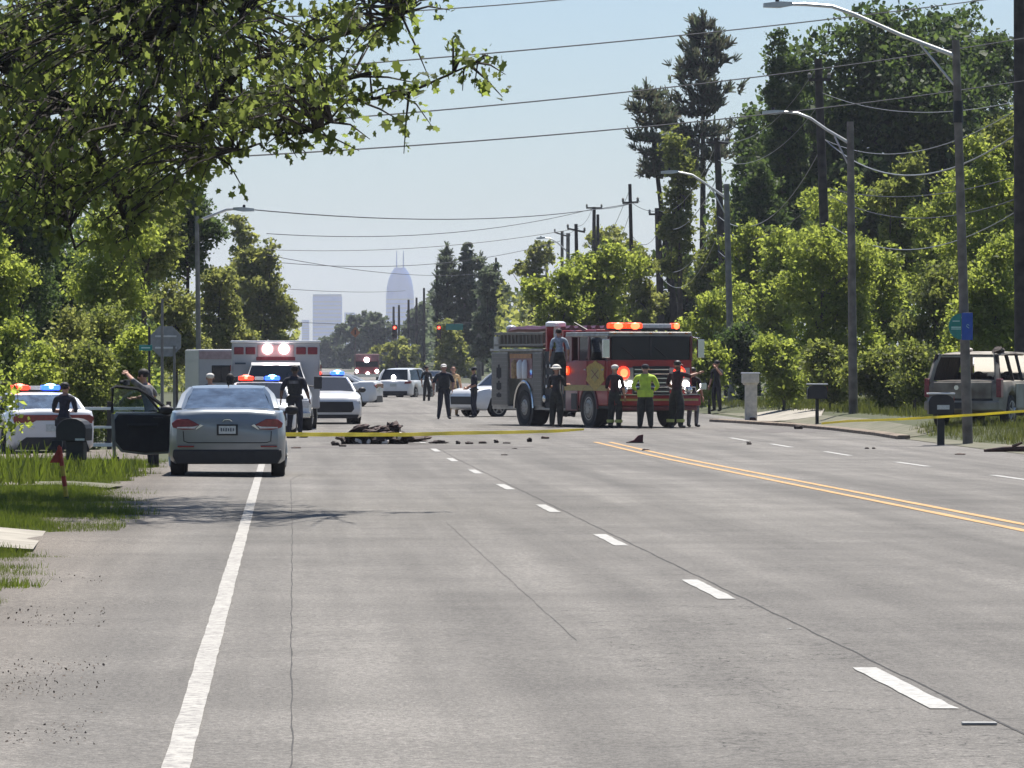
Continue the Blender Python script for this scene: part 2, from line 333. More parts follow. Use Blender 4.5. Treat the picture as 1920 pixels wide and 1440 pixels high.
# ------------------------------------------------------------------ setting: ground, road, markings
def axis(lo, hi, step, far_lo, far_hi):
    a = list(np.arange(lo, hi + .01, step)); b = []; x = hi; s_ = step
    while x < far_hi: s_ *= 1.45; x += s_; b.append(x)
    c = []; x = lo; s_ = step
    while x > far_lo: s_ *= 1.45; x -= s_; c.append(x)
    return c[::-1] + a + b
gx = axis(-32, 44, .5, -9000, 9000); gy = axis(14, 262, 1.0, -3000, 12000)
gv = [(x, y, gz(x, y) - (.03 if -9.9 < x - XC(y) < 7.7 else 0)) for y in gy for x in gx]; nx = len(gx)
gf = [(j * nx + i, j * nx + i + 1, (j + 1) * nx + i + 1, (j + 1) * nx + i) for j in range(len(gy) - 1) for i in range(nx - 1)]
gr = MB(); gr.v = gv; gr.f = gf; tag(gr.build('ground', 'soil', smooth=True, fix=False, angle=0), kind='structure')
ys = list(np.arange(2, 180, 2.0)) + list(np.arange(180, 1300, 20.0))
def sheet(name, uL, uR, y0, y1, dz, m, step=2.0, parent=None, kind='structure', jit=0, nu=1):
    b = MB(); yy = list(np.arange(y0, y1, step)) + [y1]
    for y in yy:
        a = (uL(y) if callable(uL) else uL) + rnd.uniform(-jit, jit); c = (uR(y) if callable(uR) else uR) + rnd.uniform(-jit, jit)
        for k in range(nu + 1): b.v.append((XC(y) + a + (c - a) * k / nu, y, zr(y) + dz))
    n = nu + 1
    b.f = [(i * n + k, i * n + k + 1, (i + 1) * n + k + 1, (i + 1) * n + k) for i in range(len(yy) - 1) for k in range(nu)]
    o = b.build(name, m, parent, fix=False)
    if kind: tag(o, kind=kind)
    return o
rb = MB(); cols = [-9.95, -7.9, 0, 7.6]
for y in ys:
    for c in cols:
        j = .18 * math.sin(y * .9) + .12 * math.sin(y * 2.3 + 1) if c == -9.95 else 0
        if c == -9.95 and 105 < y < 128: j -= 9 * sst(105, 109, y) * (1 - sst(123, 128, y))
        x = XC(y) + c + j; z = zr(y) + .004
        if x - XC(y) < -9.9: z = gz(x, y) + .012
        rb.v.append((x, y, z))
rb.f = [(i * 4 + k, i * 4 + k + 1, (i + 1) * 4 + k + 1, (i + 1) * 4 + k) for i in range(len(ys) - 1) for k in range(3)]
road = tag(rb.build('road', 'asphalt', fix=False), kind='structure')
road['label'] = 'grey worn asphalt road with painted lines'
# white edge line on the left, from the photo's own run
pts = [G(345, 1440), G(382, 1290), G(420, 1140), G(448, 1020), G(472, 940), G(490, 890)]
def Xe(y):
    a = [(p.y, p.x) for p in pts]
    return -1.38 - .0402 * (y - 23)
def strip(name, fx, wd, y0, y1, m, dz, step=1.5, jit=.0):
    b = MB(); yy = list(np.arange(y0, y1, step)) + [y1]
    for y in yy:
        x = fx(y); b.v += [(x - wd / 2 + rnd.uniform(-jit, jit), y, zr(y) + dz), (x + wd / 2 + rnd.uniform(-jit, jit), y, zr(y) + dz)]
    b.f = [(2 * i, 2 * i + 1, 2 * i + 3, 2 * i + 2) for i in range(len(yy) - 1)]
    return b.build(name, m, road, fix=False)
strip('edge_line', Xe, .115, 12, 300, 'linewhite', .009, .5, .004)
def Xl(y): return 2.01 + (28.9 - y) * .0403
for d in [16.5, 28.9, 42.2, 54.9, 68.0, 81.2, 94.1, 107.2, 119.2, 131.5]:
    strip('lane_dash', Xl, .13, d - 1.9, d + 1.9, 'dashwhite', .009, .35, .006)
for y in [(1900, 897), (1710, 871), (1570, 851), (1465, 836), (1385, 824)]:
    p = G(*y); strip('lane_dash', lambda Y, p=p: p.x - .0405 * (Y - p.y), .14, p.y - 2.6, p.y + 2.6, 'dashwhite', .009, .5, .006)
def Xy(y): return 5.43 - (y - 59.4) * .0463
strip('centre_line', lambda y: Xy(y) - .17, .12, 20, 131, 'lineyel', .009, 1, .006)
strip('centre_line', lambda y: Xy(y) + .17, .12, 20, 131, 'lineyel', .009, 1, .006)
def seam(fx, y0, y1, wd, amp):
    b = MB(); yy = list(np.arange(y0, y1, .35)); ph = rnd.random() * 6
    for y in yy:
        x = fx(y) + amp * (math.sin(y * 1.7 + ph) + .6 * math.sin(y * 4.1)) + rnd.uniform(-.4, .4) * amp; k = wd * rnd.uniform(.5, 1.2)
        b.v += [(x - k / 2, y, zr(y) + .0065), (x + k / 2, y, zr(y) + .0065)]
    b.f = [(2 * i, 2 * i + 1, 2 * i + 3, 2 * i + 2) for i in range(len(yy) - 1)]
    b.build('road_seam', 'seam', road, fix=False)
seam(lambda y: Xl(y) + .13, 20, 125, .016, .005)
sp = [G(548, 1440), G(546, 1200), G(548, 1000), G(545, 900)]
seam(lambda y: ip([(p.y, p.x) for p in sp], y), 20, 92, .008, .003)
seam(lambda y: -.2 - .0405 * (y - 40) + .35, 34, 62, .004, .004)
# sooty streaks on the road round the wreckage, cross joints further on
def blot(name, px0, px1, py0, py1, m, dz, n=14, jit=2.0):
    b = MB(); top = []; bot = []
    for i in range(n + 1):
        px = px0 + (px1 - px0) * i / n; e = abs(math.sin(math.pi * i / n)) ** .5
        mid = (py0 + py1) / 2; h = (py1 - py0) / 2 * e * rnd.uniform(.6, 1.1)
        top.append(G(px, mid - h + rnd.uniform(-.3, .3) * jit, dz)); bot.append(G(px, mid + h, dz))
    b.v = [tuple(p) for p in bot + top]; b.f = [(i, i + 1, n + 2 + i, n + 1 + i) for i in range(n)]
    b.build(name, m, road, fix=False)
blot('soot_streak', 540, 1010, 834, 842, 'scorch', .0072, 26)
blot('soot_streak', 600, 820, 828, 836, 'scorch', .0078, 14)
blot('soot_streak', 590, 640, 797, 800, 'scorch', .0072)
blot('soot_streak', 640, 820, 773, 776.5, 'scorch', .0072)
blot('soot_streak', 1340, 1640, 804, 811, 'scorch', .0072, 20)
# right kerb, dirt apron, driveway slab
kb = MB(); kp = [G(1330, 791), G(1400, 795), G(1480, 800), G(1560, 807.5), G(1640, 817), G(1682, 824)]
kr = [[(p.x, p.y, p.z - .05), (p.x, p.y, p.z + .08), (p.x + .05, p.y + .02, p.z + .10), (p.x + .32, p.y + .05, p.z + .10), (p.x + .32, p.y + .05, p.z - .05)] for p in kp]
kb.loft(kr); tag(kb.build('kerb', 'kerb'), kind='structure')
def patch(name, poly, dz, m, th=None, sub=6):
    b = MB(); c = Vector((sum(p.x for p in poly) / len(poly), sum(p.y for p in poly) / len(poly), 0)); n = len(poly); fine = []
    for i in range(n):
        for k in range(sub): fine.append(poly[i].lerp(poly[(i + 1) % n], k / sub))
    rings = []
    for t in (1, .66, .33):
        rings.append([(c.x + (p.x - c.x) * t, c.y + (p.y - c.y) * t) for p in fine])
    for r_ in rings: b.v += [(x, y, gz(x, y) + dz) for x, y in r_]
    b.v.append((c.x, c.y, gz(c.x, c.y) + dz)); q = len(fine)
    for k in range(2):
        for i in range(q): b.f.append((k * q + i, k * q + (i + 1) % q, (k + 1) * q + (i + 1) % q, (k + 1) * q + i))
    for i in range(q): b.f.append((2 * q + i, 2 * q + (i + 1) % q, 3 * q))
    return tag(b.build(name, m), kind='structure')
def V2(x, y): return Vector((x, y, 0))
patch('ground_strip', [V2(XC(y) + u, y) for u, y in [(7.62, 70), (9.4, 70), (9.7, 100), (9.2, 122), (8.0, 137), (7.62, 137), (7.62, 110)]], .012, 'dirt')
patch('ground_strip', [V2(XC(y) + u, y) for u, y in [(7.95, 138), (8.8, 138), (9.2, 160), (8.9, 185), (7.9, 200), (7.95, 165)]], .012, 'dirt')
patch('path', [on(1405, 176), on(1410, 190), on(1548, 184), on(1540, 171)], .02, 'concrete')
patch('sidewalk', [G(-60, 1003), G(86, 1003), G(62, 1036), G(-60, 1036)], .03, 'concrete')
patch('path', [G(-80, 917), G(232, 914), G(205, 921.5), G(-80, 924)], .04, 'dirt')
# ------------------------------------------------------------------ leaves and blades
def leafmesh(name, cen, size, m, parent=None, shape='leaf', tone=None, droop=.0, up=.35, dirs=None, rs=rng):
    n = len(cen); cen = np.asarray(cen, float)
    if shape == 'leaf': tp = np.array([(0, -.5, 0), (.34, -.05, .06), (0, .5, -.04), (-.34, .0, .06)])
    elif shape == 'star':
        a = [(0, -.42), (.17, -.26), (.36, -.30), (.27, .0), (.44, .20), (.19, .22), (0, .52), (-.19, .22), (-.44, .20), (-.27, .0), (-.36, -.30), (-.17, -.26)]
        tp = np.array([(x, y, .16 * abs(x)) for x, y in a])
    elif shape == 'needle': tp = np.array([(-.10, -.5, 0), (.10, -.5, .02), (.05, .5, .03), (-.05, .5, 0)])
    elif shape == 'blade': tp = np.array([(-.5, 0, 0), (.5, 0, 0), (.12, 0, 1), (-.12, 0, 1.0)])
    k = len(tp); size = np.broadcast_to(np.asarray(size, float), (n,))
    if shape == 'blade':
        an = rs.uniform(0, 2 * np.pi, n); wd = size * rs.uniform(.06, .12, n); h = size * rs.uniform(.5, 1.15, n)
        lean = rs.normal(0, .28, (n, 2)); P = np.zeros((n, 4, 3))
        for i in range(4):
            P[:, i, 0] = cen[:, 0] + np.cos(an) * tp[i, 0] * wd + lean[:, 0] * h * tp[i, 2]
            P[:, i, 1] = cen[:, 1] + np.sin(an) * tp[i, 0] * wd + lean[:, 1] * h * tp[i, 2]
            P[:, i, 2] = cen[:, 2] + h * tp[i, 2]
    else:
        if dirs is None:
            yv = rs.normal(0, 1, (n, 3)); yv[:, 2] -= droop
        else: yv = np.asarray(dirs) + rs.normal(0, .25, (n, 3))
        yv /= np.linalg.norm(yv, axis=1)[:, None] + 1e-9
        zv = rs.normal(0, 1, (n, 3)); zv[:, 2] += up; xv = np.cross(yv, zv); xv /= np.linalg.norm(xv, axis=1)[:, None] + 1e-9; zv = np.cross(xv, yv)
        sc = (size * np.clip(rs.lognormal(0, .38, n), .4, 2.0))[:, None, None]
        P = cen[:, None, :] + sc * (tp[None, :, 0:1] * xv[:, None, :] + tp[None, :, 1:2] * yv[:, None, :] + tp[None, :, 2:3] * zv[:, None, :])
    me = bpy.data.meshes.new(name); me.vertices.add(n * k); me.vertices.foreach_set('co', P.reshape(-1).astype(np.float32))
    me.loops.add(n * k); me.loops.foreach_set('vertex_index', np.arange(n * k, dtype=np.int32))
    me.polygons.add(n); me.polygons.foreach_set('loop_start', np.arange(0, n * k, k, dtype=np.int32))
    me.update(calc_edges=True); me.materials.append(m)
    at = me.attributes.new('tone', 'FLOAT', 'FACE'); at.data.foreach_set('value', (rs.uniform(0, 1, n) if tone is None else np.clip(tone, 0, 1)).astype(np.float32))
    o = bpy.data.objects.new(name, me); col.objects.link(o)
    if parent: o.parent = parent
    return o
def blobs_points(blobs, n, clump, rs=rng, per=17, shell=.85):
    """clump centres through a set of ellipsoids (denser towards the skin), leaves scattered round each clump"""
    vol = np.array([b[3] * b[4] * b[5] for b in blobs]) ** .75; pr = vol / vol.sum(); nc = max(6, n // per)
    k = rs.choice(len(blobs), nc, p=pr); B = np.array(blobs)[k]
    d = rs.normal(0, 1, (nc, 3)); d /= np.linalg.norm(d, axis=1)[:, None]; r_ = rs.uniform(0, 1, nc) ** (1 / 3 * shell + .0) * np.clip(rs.normal(1, .17, nc), .6, 1.5)
    c = B[:, :3] + d * B[:, 3:6] * r_[:, None]
    j = rs.integers(0, nc, n); tone = np.clip(rs.normal(.5, .22, nc)[j] + rs.normal(0, .2, n), 0, 1)
    sq = np.array([1, 1, .6])
    return c[j] + rs.normal(0, 1, (n, 3)) * clump * sq, tone, c
def limbs(trunk_top, cl, b, r0, rs, n=9, base=None):
    idx = rs.choice(len(cl), min(n, len(cl)), replace=False); t0 = Vector(base) if base else None
    for i in idx:
        e = Vector(cl[i]); s_ = Vector(trunk_top) if t0 is None else t0.lerp(Vector(trunk_top), rs.uniform(.35, 1))
        m_ = s_.lerp(e, .5) + Vector((rs.normal(0, .2), rs.normal(0, .2), abs(rs.normal(0, .3))))
        b.tube([s_, m_, e], [r0 * .5, r0 * .3, r0 * .08], 5, cap=False)
LPX = 10500.0
def tree(name, label, cat, px, top, hw, d, kind, n, bottom=None, group=None, seed=0, lpx=6.4, trunk='bark', lumps=9, bend=0, clump=None, tr=None, shape='leaf', dy=None):
    """px,top,hw,bottom in photo pixels at distance d: gives the tree its place, height and spread in metres"""
    rs = np.random.default_rng(seed + 11); s_ = d / F; X = (px - 960) * s_; zg = gz(X, d) - .1; zt = CAMH - (top - HY) * s_; rx = hw * s_
    zb = zg + .3 if bottom is None else CAMH - (bottom - HY) * s_; H = zt - zb; cz = (zt + zb) / 2; ry = dy or max(rx * .9, 1.2)
    t = thing(name, label, cat, (X, d, zg), 0, group)
    bl = [(0, 0, cz - zg, rx * .55, ry * .55, H * .38)]
    for i in range(lumps):
        f = (i + .5) / lumps; a = rs.uniform(0, 2 * np.pi); hgt = zb - zg + H * (.14 + .74 * f); wd = math.sin(math.pi * (.22 + .60 * f)) ** .6
        q = rs.uniform(.35, .80); r_ = rx * rs.uniform(.26, .50); hgt += rs.normal(0, .07) * H
        bl.append((math.cos(a) * rx * wd * q, math.sin(a) * ry * wd * q, hgt, r_, r_, min(r_ * rs.uniform(.7, 1.0), H * .22)))
    bl.append((rs.normal(0, .22) * rx, 0, zt - zg - H * .12, rx * .30, rx * .30, H * .12))
    n = int(n * (1.25 if kind in ('bright', 'mid', 'olive') else 1.75)); P, tone, cl = blobs_points(bl, n, clump or max(.14, rx * .062), rs)
    P[:, 2] = np.clip(P[:, 2], .05, None)
    leafmesh('crown', P, lpx * s_, LEAF[kind], t, shape, tone, rs=rs)
    r0 = tr or max(.08, H * .017); b = MB(); top_ = (bend, 0, zb - zg + H * .62)
    b.tube([(0, 0, -.1), (bend * .25, 0, (zb - zg) * .5 + .2), (bend * .6, .0, zb - zg + H * .25), top_], [r0 * 1.25, r0, r0 * .75, r0 * .3], 8)
    limbs(top_, cl, b, r0, rs, 12, base=(bend * .3, 0, max(.4, (zb - zg) * .7)))
    b.build('trunk', trunk, t, smooth=True)
    return t
# ------------------------------------------------------------------ trees, right side
GR, GL, GB = 'trees along the right roadside', 'trees along the left roadside', 'shrubs under the trees'
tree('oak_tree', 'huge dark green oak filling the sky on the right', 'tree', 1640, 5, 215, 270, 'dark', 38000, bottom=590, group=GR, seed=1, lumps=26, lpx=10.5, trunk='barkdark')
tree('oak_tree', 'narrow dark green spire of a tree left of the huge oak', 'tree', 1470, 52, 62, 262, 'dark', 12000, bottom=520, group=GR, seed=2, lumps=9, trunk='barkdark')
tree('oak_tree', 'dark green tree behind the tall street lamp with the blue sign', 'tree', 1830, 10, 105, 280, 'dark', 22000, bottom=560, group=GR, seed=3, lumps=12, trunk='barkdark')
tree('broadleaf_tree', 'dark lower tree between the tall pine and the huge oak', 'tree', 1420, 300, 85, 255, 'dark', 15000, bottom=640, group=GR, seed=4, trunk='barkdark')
tree('broadleaf_tree', 'bright yellow green bushy tree behind the middle lamp post', 'tree', 1540, 425, 105, 196, 'bright', 15000, bottom=745, group=GR, seed=5)
tree('broadleaf_tree', 'bright yellow green tree just right of the middle lamp post', 'tree', 1655, 455, 72, 200, 'bright', 9500, bottom=740, group=GR, seed=6)
tree('broadleaf_tree', 'fresh green pointed tree standing against the dark oak', 'tree', 1690, 278, 68, 214, 'mid', 11000, bottom=640, group=GR, seed=7)
tree('broadleaf_tree', 'bright leafy tree above the wrecked car', 'tree', 1860, 440, 86, 172, 'bright', 13500, bottom=730, group=GR, seed=8)
tree('broadleaf_tree', 'tall yellow green tree at the right edge behind the thick pole', 'tree', 1900, 175, 82, 205, 'mid', 15000, bottom=600, group=GR, seed=9, lumps=12)
tree('broadleaf_tree', 'mid green tree between the bus sign and the middle lamp post', 'tree', 1755, 500, 72, 182, 'mid', 10500, bottom=745, group=GR, seed=10)
tree('broadleaf_tree', 'small bright tree right of the third lamp post', 'tree', 1405, 412, 56, 238, 'bright', 7500, bottom=640, group=GR, seed=12)
tree('broadleaf_tree', 'slim pale green tree leaning in front of the tall pine', 'tree', 1275, 232, 52, 300, 'mid', 8500, bottom=560, group=GR, seed=13)
tree('broadleaf_tree', 'loose green tree behind the third lamp post', 'tree', 1345, 380, 62, 292, 'mid', 8000, bottom=640, group=GR, seed=14)
tree('broadleaf_tree', 'bright bushy tree over the right end of the fire engine roof', 'tree', 1340, 545, 88, 216, 'bright', 9500, bottom=735, group=GR, seed=15)
tree('broadleaf_tree', 'bright spreading tree over the middle of the fire engine', 'tree', 1130, 452, 92, 262, 'bright', 10500, bottom=690, group=GR, seed=16)
tree('broadleaf_tree', 'bright round tree over the rear of the fire engine', 'tree', 1045, 500, 66, 258, 'bright', 7500, bottom=690, group=GR, seed=17)
tree('broadleaf_tree', 'pale thin leaved tree far behind the short dark poles', 'tree', 1130, 425, 75, 400, 'olive', 7000, bottom=640, group=GR, seed=18)
tree('broadleaf_tree', 'olive green tree left of the leaning pine trunk', 'tree', 1200, 470, 50, 285, 'olive', 6500, bottom=690, group=GR, seed=19)
tree('broadleaf_tree', 'shaded tree between the two pine trunks low down', 'tree', 1275, 450, 55, 320, 'dark', 7000, bottom=680, group=GR, seed=20)
tree('broadleaf_tree', 'rounded yellow green tree at the left end of the far tree line', 'tree', 1010, 455, 48, 430, 'olive', 6000, bottom=680, group=GR, seed=21)
tree('broadleaf_tree', 'grey green tree behind the two officers', 'tree', 925, 492, 46, 450, 'spruce', 5500, bottom=690, group=GR, seed=22)
tree('broadleaf_tree', 'feathery pale tree just right of the far spruce', 'tree', 872, 458, 34, 520, 'spruce', 5000, bottom=690, group=GR, seed=23, trunk='barkpale')
tree('broadleaf_tree', 'green tree low behind the white car and officers', 'tree', 845, 600, 48, 500, 'olive', 4000, bottom=715, group=GR, seed=24)
tree('broadleaf_tree', 'yellow green bush tree behind the far white hatchback', 'tree', 745, 640, 52, 620, 'olive', 3600, bottom=718, group=GR, seed=25)
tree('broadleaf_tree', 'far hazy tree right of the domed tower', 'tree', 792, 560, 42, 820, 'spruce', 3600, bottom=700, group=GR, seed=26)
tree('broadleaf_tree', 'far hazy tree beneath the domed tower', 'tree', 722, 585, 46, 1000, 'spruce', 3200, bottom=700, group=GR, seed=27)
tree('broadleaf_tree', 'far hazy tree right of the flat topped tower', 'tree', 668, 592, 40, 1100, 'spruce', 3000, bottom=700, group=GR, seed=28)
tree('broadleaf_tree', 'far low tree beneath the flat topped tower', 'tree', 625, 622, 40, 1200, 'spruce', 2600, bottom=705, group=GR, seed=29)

def pine(name, label, px, top, bottom, base, hw, d, seed, lean=0, kind='pine'):
    """tall pine: bare trunk, rising boughs that end in upturned needle tufts"""
    rs = np.random.default_rng(seed); s_ = d / F; X = (px - 960) * s_; zg = gz(X, d) - .1
    zt = CAMH - (top - HY) * s_ - zg; zb = CAMH - (bottom - HY) * s_ - zg; t = thing(name, label, 'tree', (X, d, zg), 0, 'tall pines on the right')
    b = MB(); ax = lambda z: (lean * s_ * (z / zt - 1) * -1 if lean else 0.0)
    tr = [(lean * s_ * (1 - k / 7), 0, zt * k / 7) for k in range(8)]
    b.tube(tr, [.30 * (1 - .85 * k / 7) for k in range(8)], 9)
    P = []; D = []
    z = zb
    while z < zt - .2:
        f = (z - zb) / (zt - zb); rad = hw * s_ * (math.sin(math.pi * min(1, .30 + .72 * f)) ** .9 * .95 + .08) * rs.uniform(.62, 1.1)
        for k in range(rs.integers(5, 8)):
            a = rs.uniform(0, 6.283); x0 = lean * s_ * (1 - z / zt); e = Vector((x0 + math.cos(a) * rad, math.sin(a) * rad, z + rad * rs.uniform(.05, .42)))
            m_ = Vector((x0 + math.cos(a) * rad * .5, math.sin(a) * rad * .5, z + rad * .02)); b.tube([(x0, 0, z), m_, e], [.07, .045, .015], 4, cap=False)
            for q in range(int(3 + 5 * rad)):
                u = rs.uniform(.25, 1.05); p = (Vector((x0, 0, z)).lerp(m_, u * 2) if u < .5 else m_.lerp(e, (u - .5) * 2)); c = np.array(p) + rs.normal(0, .12 + .05 * rad, 3) * (1, 1, .5)
                for _ in range(11):
                    dv = np.array((math.cos(a) * .5, math.sin(a) * .5, .75)) + rs.normal(0, .45, 3); P.append(c + dv * .2); D.append(dv)
        z += rs.uniform(.85, 1.5) * max(.6, rad * .3)
    for _ in range(70):
        dv = rs.normal(0, .4, 3) + (0, 0, 1); P.append(np.array((0, 0, zt - rs.uniform(0, .9))) + dv * .15); D.append(dv)
    leafmesh('crown', P, (13 if kind == 'pine' else 9) * s_, LEAF[kind], t, 'needle', dirs=D, rs=rs); b.build('trunk', 'barkdark', t, smooth=True)
pine('pine_tree', 'tallest pine with dark upswept boughs left of the oak', 1318, 28, 330, 620, 86, 335, 31)
pine('pine_tree', 'shorter pine on a long bare leaning trunk', 1212, 160, 330, 600, 62, 318, 32, lean=70)
pine('spruce_tree', 'thin dark spire of a spruce at the left end of the far pines', 838, 458, 660, 690, 26, 520, 33, kind='spruce')
pine('spruce_tree', 'second grey spruce between the far traffic light and the officers', 902, 478, 660, 690, 22, 560, 34, kind='spruce')

tree('broadleaf_tree', 'tall bright tree rising behind the bright tree at the middle lamp post', 'tree', 1565, 330, 96, 226, 'bright', 11000, bottom=640, group=GR, seed=101, lumps=11)
tree('broadleaf_tree', 'tall fresh tree left of the bus sign lamp post', 'tree', 1765, 320, 92, 210, 'bright', 11000, bottom=640, group=GR, seed=102, lumps=11)
tree('broadleaf_tree', 'tall yellow green tree between the bus sign lamp post and the edge', 'tree', 1850, 270, 84, 196, 'bright', 11000, bottom=620, group=GR, seed=103, lumps=11)
tree('broadleaf_tree', 'leafy green tree left of the bright tree at the middle lamp post', 'tree', 1455, 420, 74, 222, 'bright', 9000, bottom=700, group=GR, seed=104)
tree('broadleaf_tree', 'dark green tree closing the gap left of the oak spire', 'tree', 1410, 195, 62, 285, 'dark', 9500, bottom=560, group=GR, seed=105, trunk='barkdark')
tree('broadleaf_tree', 'dark green tree closing the gap right of the oak spire', 'tree', 1530, 105, 75, 290, 'dark', 12000, bottom=560, group=GR, seed=106, trunk='barkdark')
tree('broadleaf_tree', 'dark tree at the far right behind the yellow green one', 'tree', 1890, 60, 70, 290, 'dark', 10000, bottom=560, group=GR, seed=107, trunk='barkdark')

# roadside shrubs on the right
for q, (px, top, hw, d, k, n, lab) in enumerate([
    (1470, 640, 62, 186, 'bright', 7500, 'bright shrub behind the black mailbox'), (1395, 600, 46, 206, 'dark', 5500, 'dark shrub behind the stone mailbox'),
    (1555, 640, 60, 180, 'mid', 7500, 'green shrub left of the middle lamp post base'), (1650, 650, 62, 174, 'mid', 7500, 'shaded green shrub right of the middle lamp post base'),
    (1715, 640, 50, 168, 'mid', 6500, 'green shrub touching the left side of the wrecked car'), (1800, 600, 60, 176, 'bright', 7000, 'bright shrub showing above the wrecked car roof'),
    (1890, 570, 60, 178, 'bright', 7500, 'bright shrub at the right edge behind the wrecked car'), (1330, 640, 40, 200, 'bright', 5000, 'bright shrub at the right end of the fire engine')]):
    tree('shrub', lab, 'shrub', px, top, hw, d, k, n, group='shrubs along the right verge', seed=60 + q, lumps=7, tr=.05)

# ------------------------------------------------------------------ trees, left side
tree('broadleaf_tree', 'olive spring tree standing left of the far towers', 'tree', 497, 450, 72, 330, 'olive', 12000, bottom=690, group=GL, seed=41, lumps=12)
tree('broadleaf_tree', 'thin leaved reddish olive tree behind the left lamp arm', 'tree', 455, 410, 46, 345, 'olive', 6000, bottom=640, group=GL, seed=42)
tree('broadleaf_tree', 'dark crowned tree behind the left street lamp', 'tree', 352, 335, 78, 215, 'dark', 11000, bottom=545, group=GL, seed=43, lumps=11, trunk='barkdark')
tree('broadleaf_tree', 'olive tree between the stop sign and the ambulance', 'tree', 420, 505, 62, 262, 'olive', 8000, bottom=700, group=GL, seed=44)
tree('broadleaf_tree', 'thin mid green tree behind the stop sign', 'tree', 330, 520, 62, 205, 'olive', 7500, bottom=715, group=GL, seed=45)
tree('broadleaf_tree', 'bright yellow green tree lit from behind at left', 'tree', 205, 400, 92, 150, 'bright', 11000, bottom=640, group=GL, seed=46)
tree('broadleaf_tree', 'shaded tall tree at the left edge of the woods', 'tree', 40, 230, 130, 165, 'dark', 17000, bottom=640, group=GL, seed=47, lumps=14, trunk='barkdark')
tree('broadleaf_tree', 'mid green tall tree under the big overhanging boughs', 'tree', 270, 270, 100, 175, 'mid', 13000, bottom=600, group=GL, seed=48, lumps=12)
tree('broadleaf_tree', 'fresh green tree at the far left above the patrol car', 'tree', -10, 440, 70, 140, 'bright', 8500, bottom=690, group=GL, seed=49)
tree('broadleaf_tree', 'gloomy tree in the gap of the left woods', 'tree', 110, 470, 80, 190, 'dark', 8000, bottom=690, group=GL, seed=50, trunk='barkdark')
for q, (px, top, hw, d, k, n, lab) in enumerate([
    (20, 590, 52, 138, 'bright', 6500, 'bright shrub at the left edge over the patrol car lights'), (120, 575, 62, 140, 'olive', 7500, 'pale green shrub behind the standing officer on the left'),
    (200, 560, 66, 143, 'mid', 7500, 'tall green shrub behind the open car door'), (252, 610, 46, 136, 'bright', 6000, 'bright yellow green shrub beside the stop sign'),
    (70, 640, 60, 134, 'bright', 6500, 'low bright shrub above the patrol car rear window'), (175, 640, 58, 134, 'mid', 6500, 'low shrub reaching down to the white rails')]):
    tree('shrub', lab, 'shrub', px, top, hw, d, k, n, group='shrubs along the left side', seed=80 + q, lumps=7, tr=.05)
# young sapling near the camera whose leaves cross the patrol car
def sapling():
    rs = np.random.default_rng(5); p = on(-22, 84); t = thing('sapling', 'small leafy sapling in front of the patrol car at the left edge', 'sapling', p)
    bl = [(0.05, 0, 1.5, .35, .3, .35), (.25, 0, 1.05, .22, .2, .22), (.38, 0, .78, .15, .14, .12), (-.2, 0, 1.1, .35, .3, .5)]
    P, tone, cl = blobs_points(bl, 620, .10, rs); leafmesh('crown', P, .085, LEAF['bright'], t, 'leaf', tone, rs=rs)
    b = MB().tube([(-.15, 0, -.1), (-.1, 0, .7), (0, 0, 1.5)], [.025, .02, .008], 6); limbs((0, 0, 1.5), cl, b, .02, rs, 9, base=(-.1, 0, .6)); b.build('trunk', 'bark', t)
sapling()

# woods that read as one mass
def woods(name, boxes, n, kind, size, seed):
    rs = np.random.default_rng(seed); P = []
    for (px0, px1, top, bot, d, dep, k) in boxes:
        m = int(n * k); px = rs.uniform(px0, px1, m); d_ = rs.uniform(d, d + dep, m); lump = top + 26 * np.sin(px * .045 + d) + 14 * np.sin(px * .11 + 2) ; py = rs.uniform(0, 1, m) ** .8 * (bot - lump) + lump
        P.append(np.stack([(px - 960) * d_ / F, d_, CAMH - (py - HY) * d_ / F], 1))
    P = np.concatenate(P); tag(leafmesh(name, P, size, LEAF[kind], None, 'leaf', rs=rs), kind='stuff')
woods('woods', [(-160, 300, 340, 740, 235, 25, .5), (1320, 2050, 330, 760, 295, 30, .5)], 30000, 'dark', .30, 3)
woods('woods', [(930, 1330, 560, 735, 345, 40, .5), (280, 560, 570, 735, 360, 30, .5)], 13000, 'olive', .30, 4)
woods('distant_woods', [(800, 1010, 560, 712, 640, 80, .45), (600, 860, 620, 706, 1250, 300, .5)], 9000, 'spruce', .75, 5)

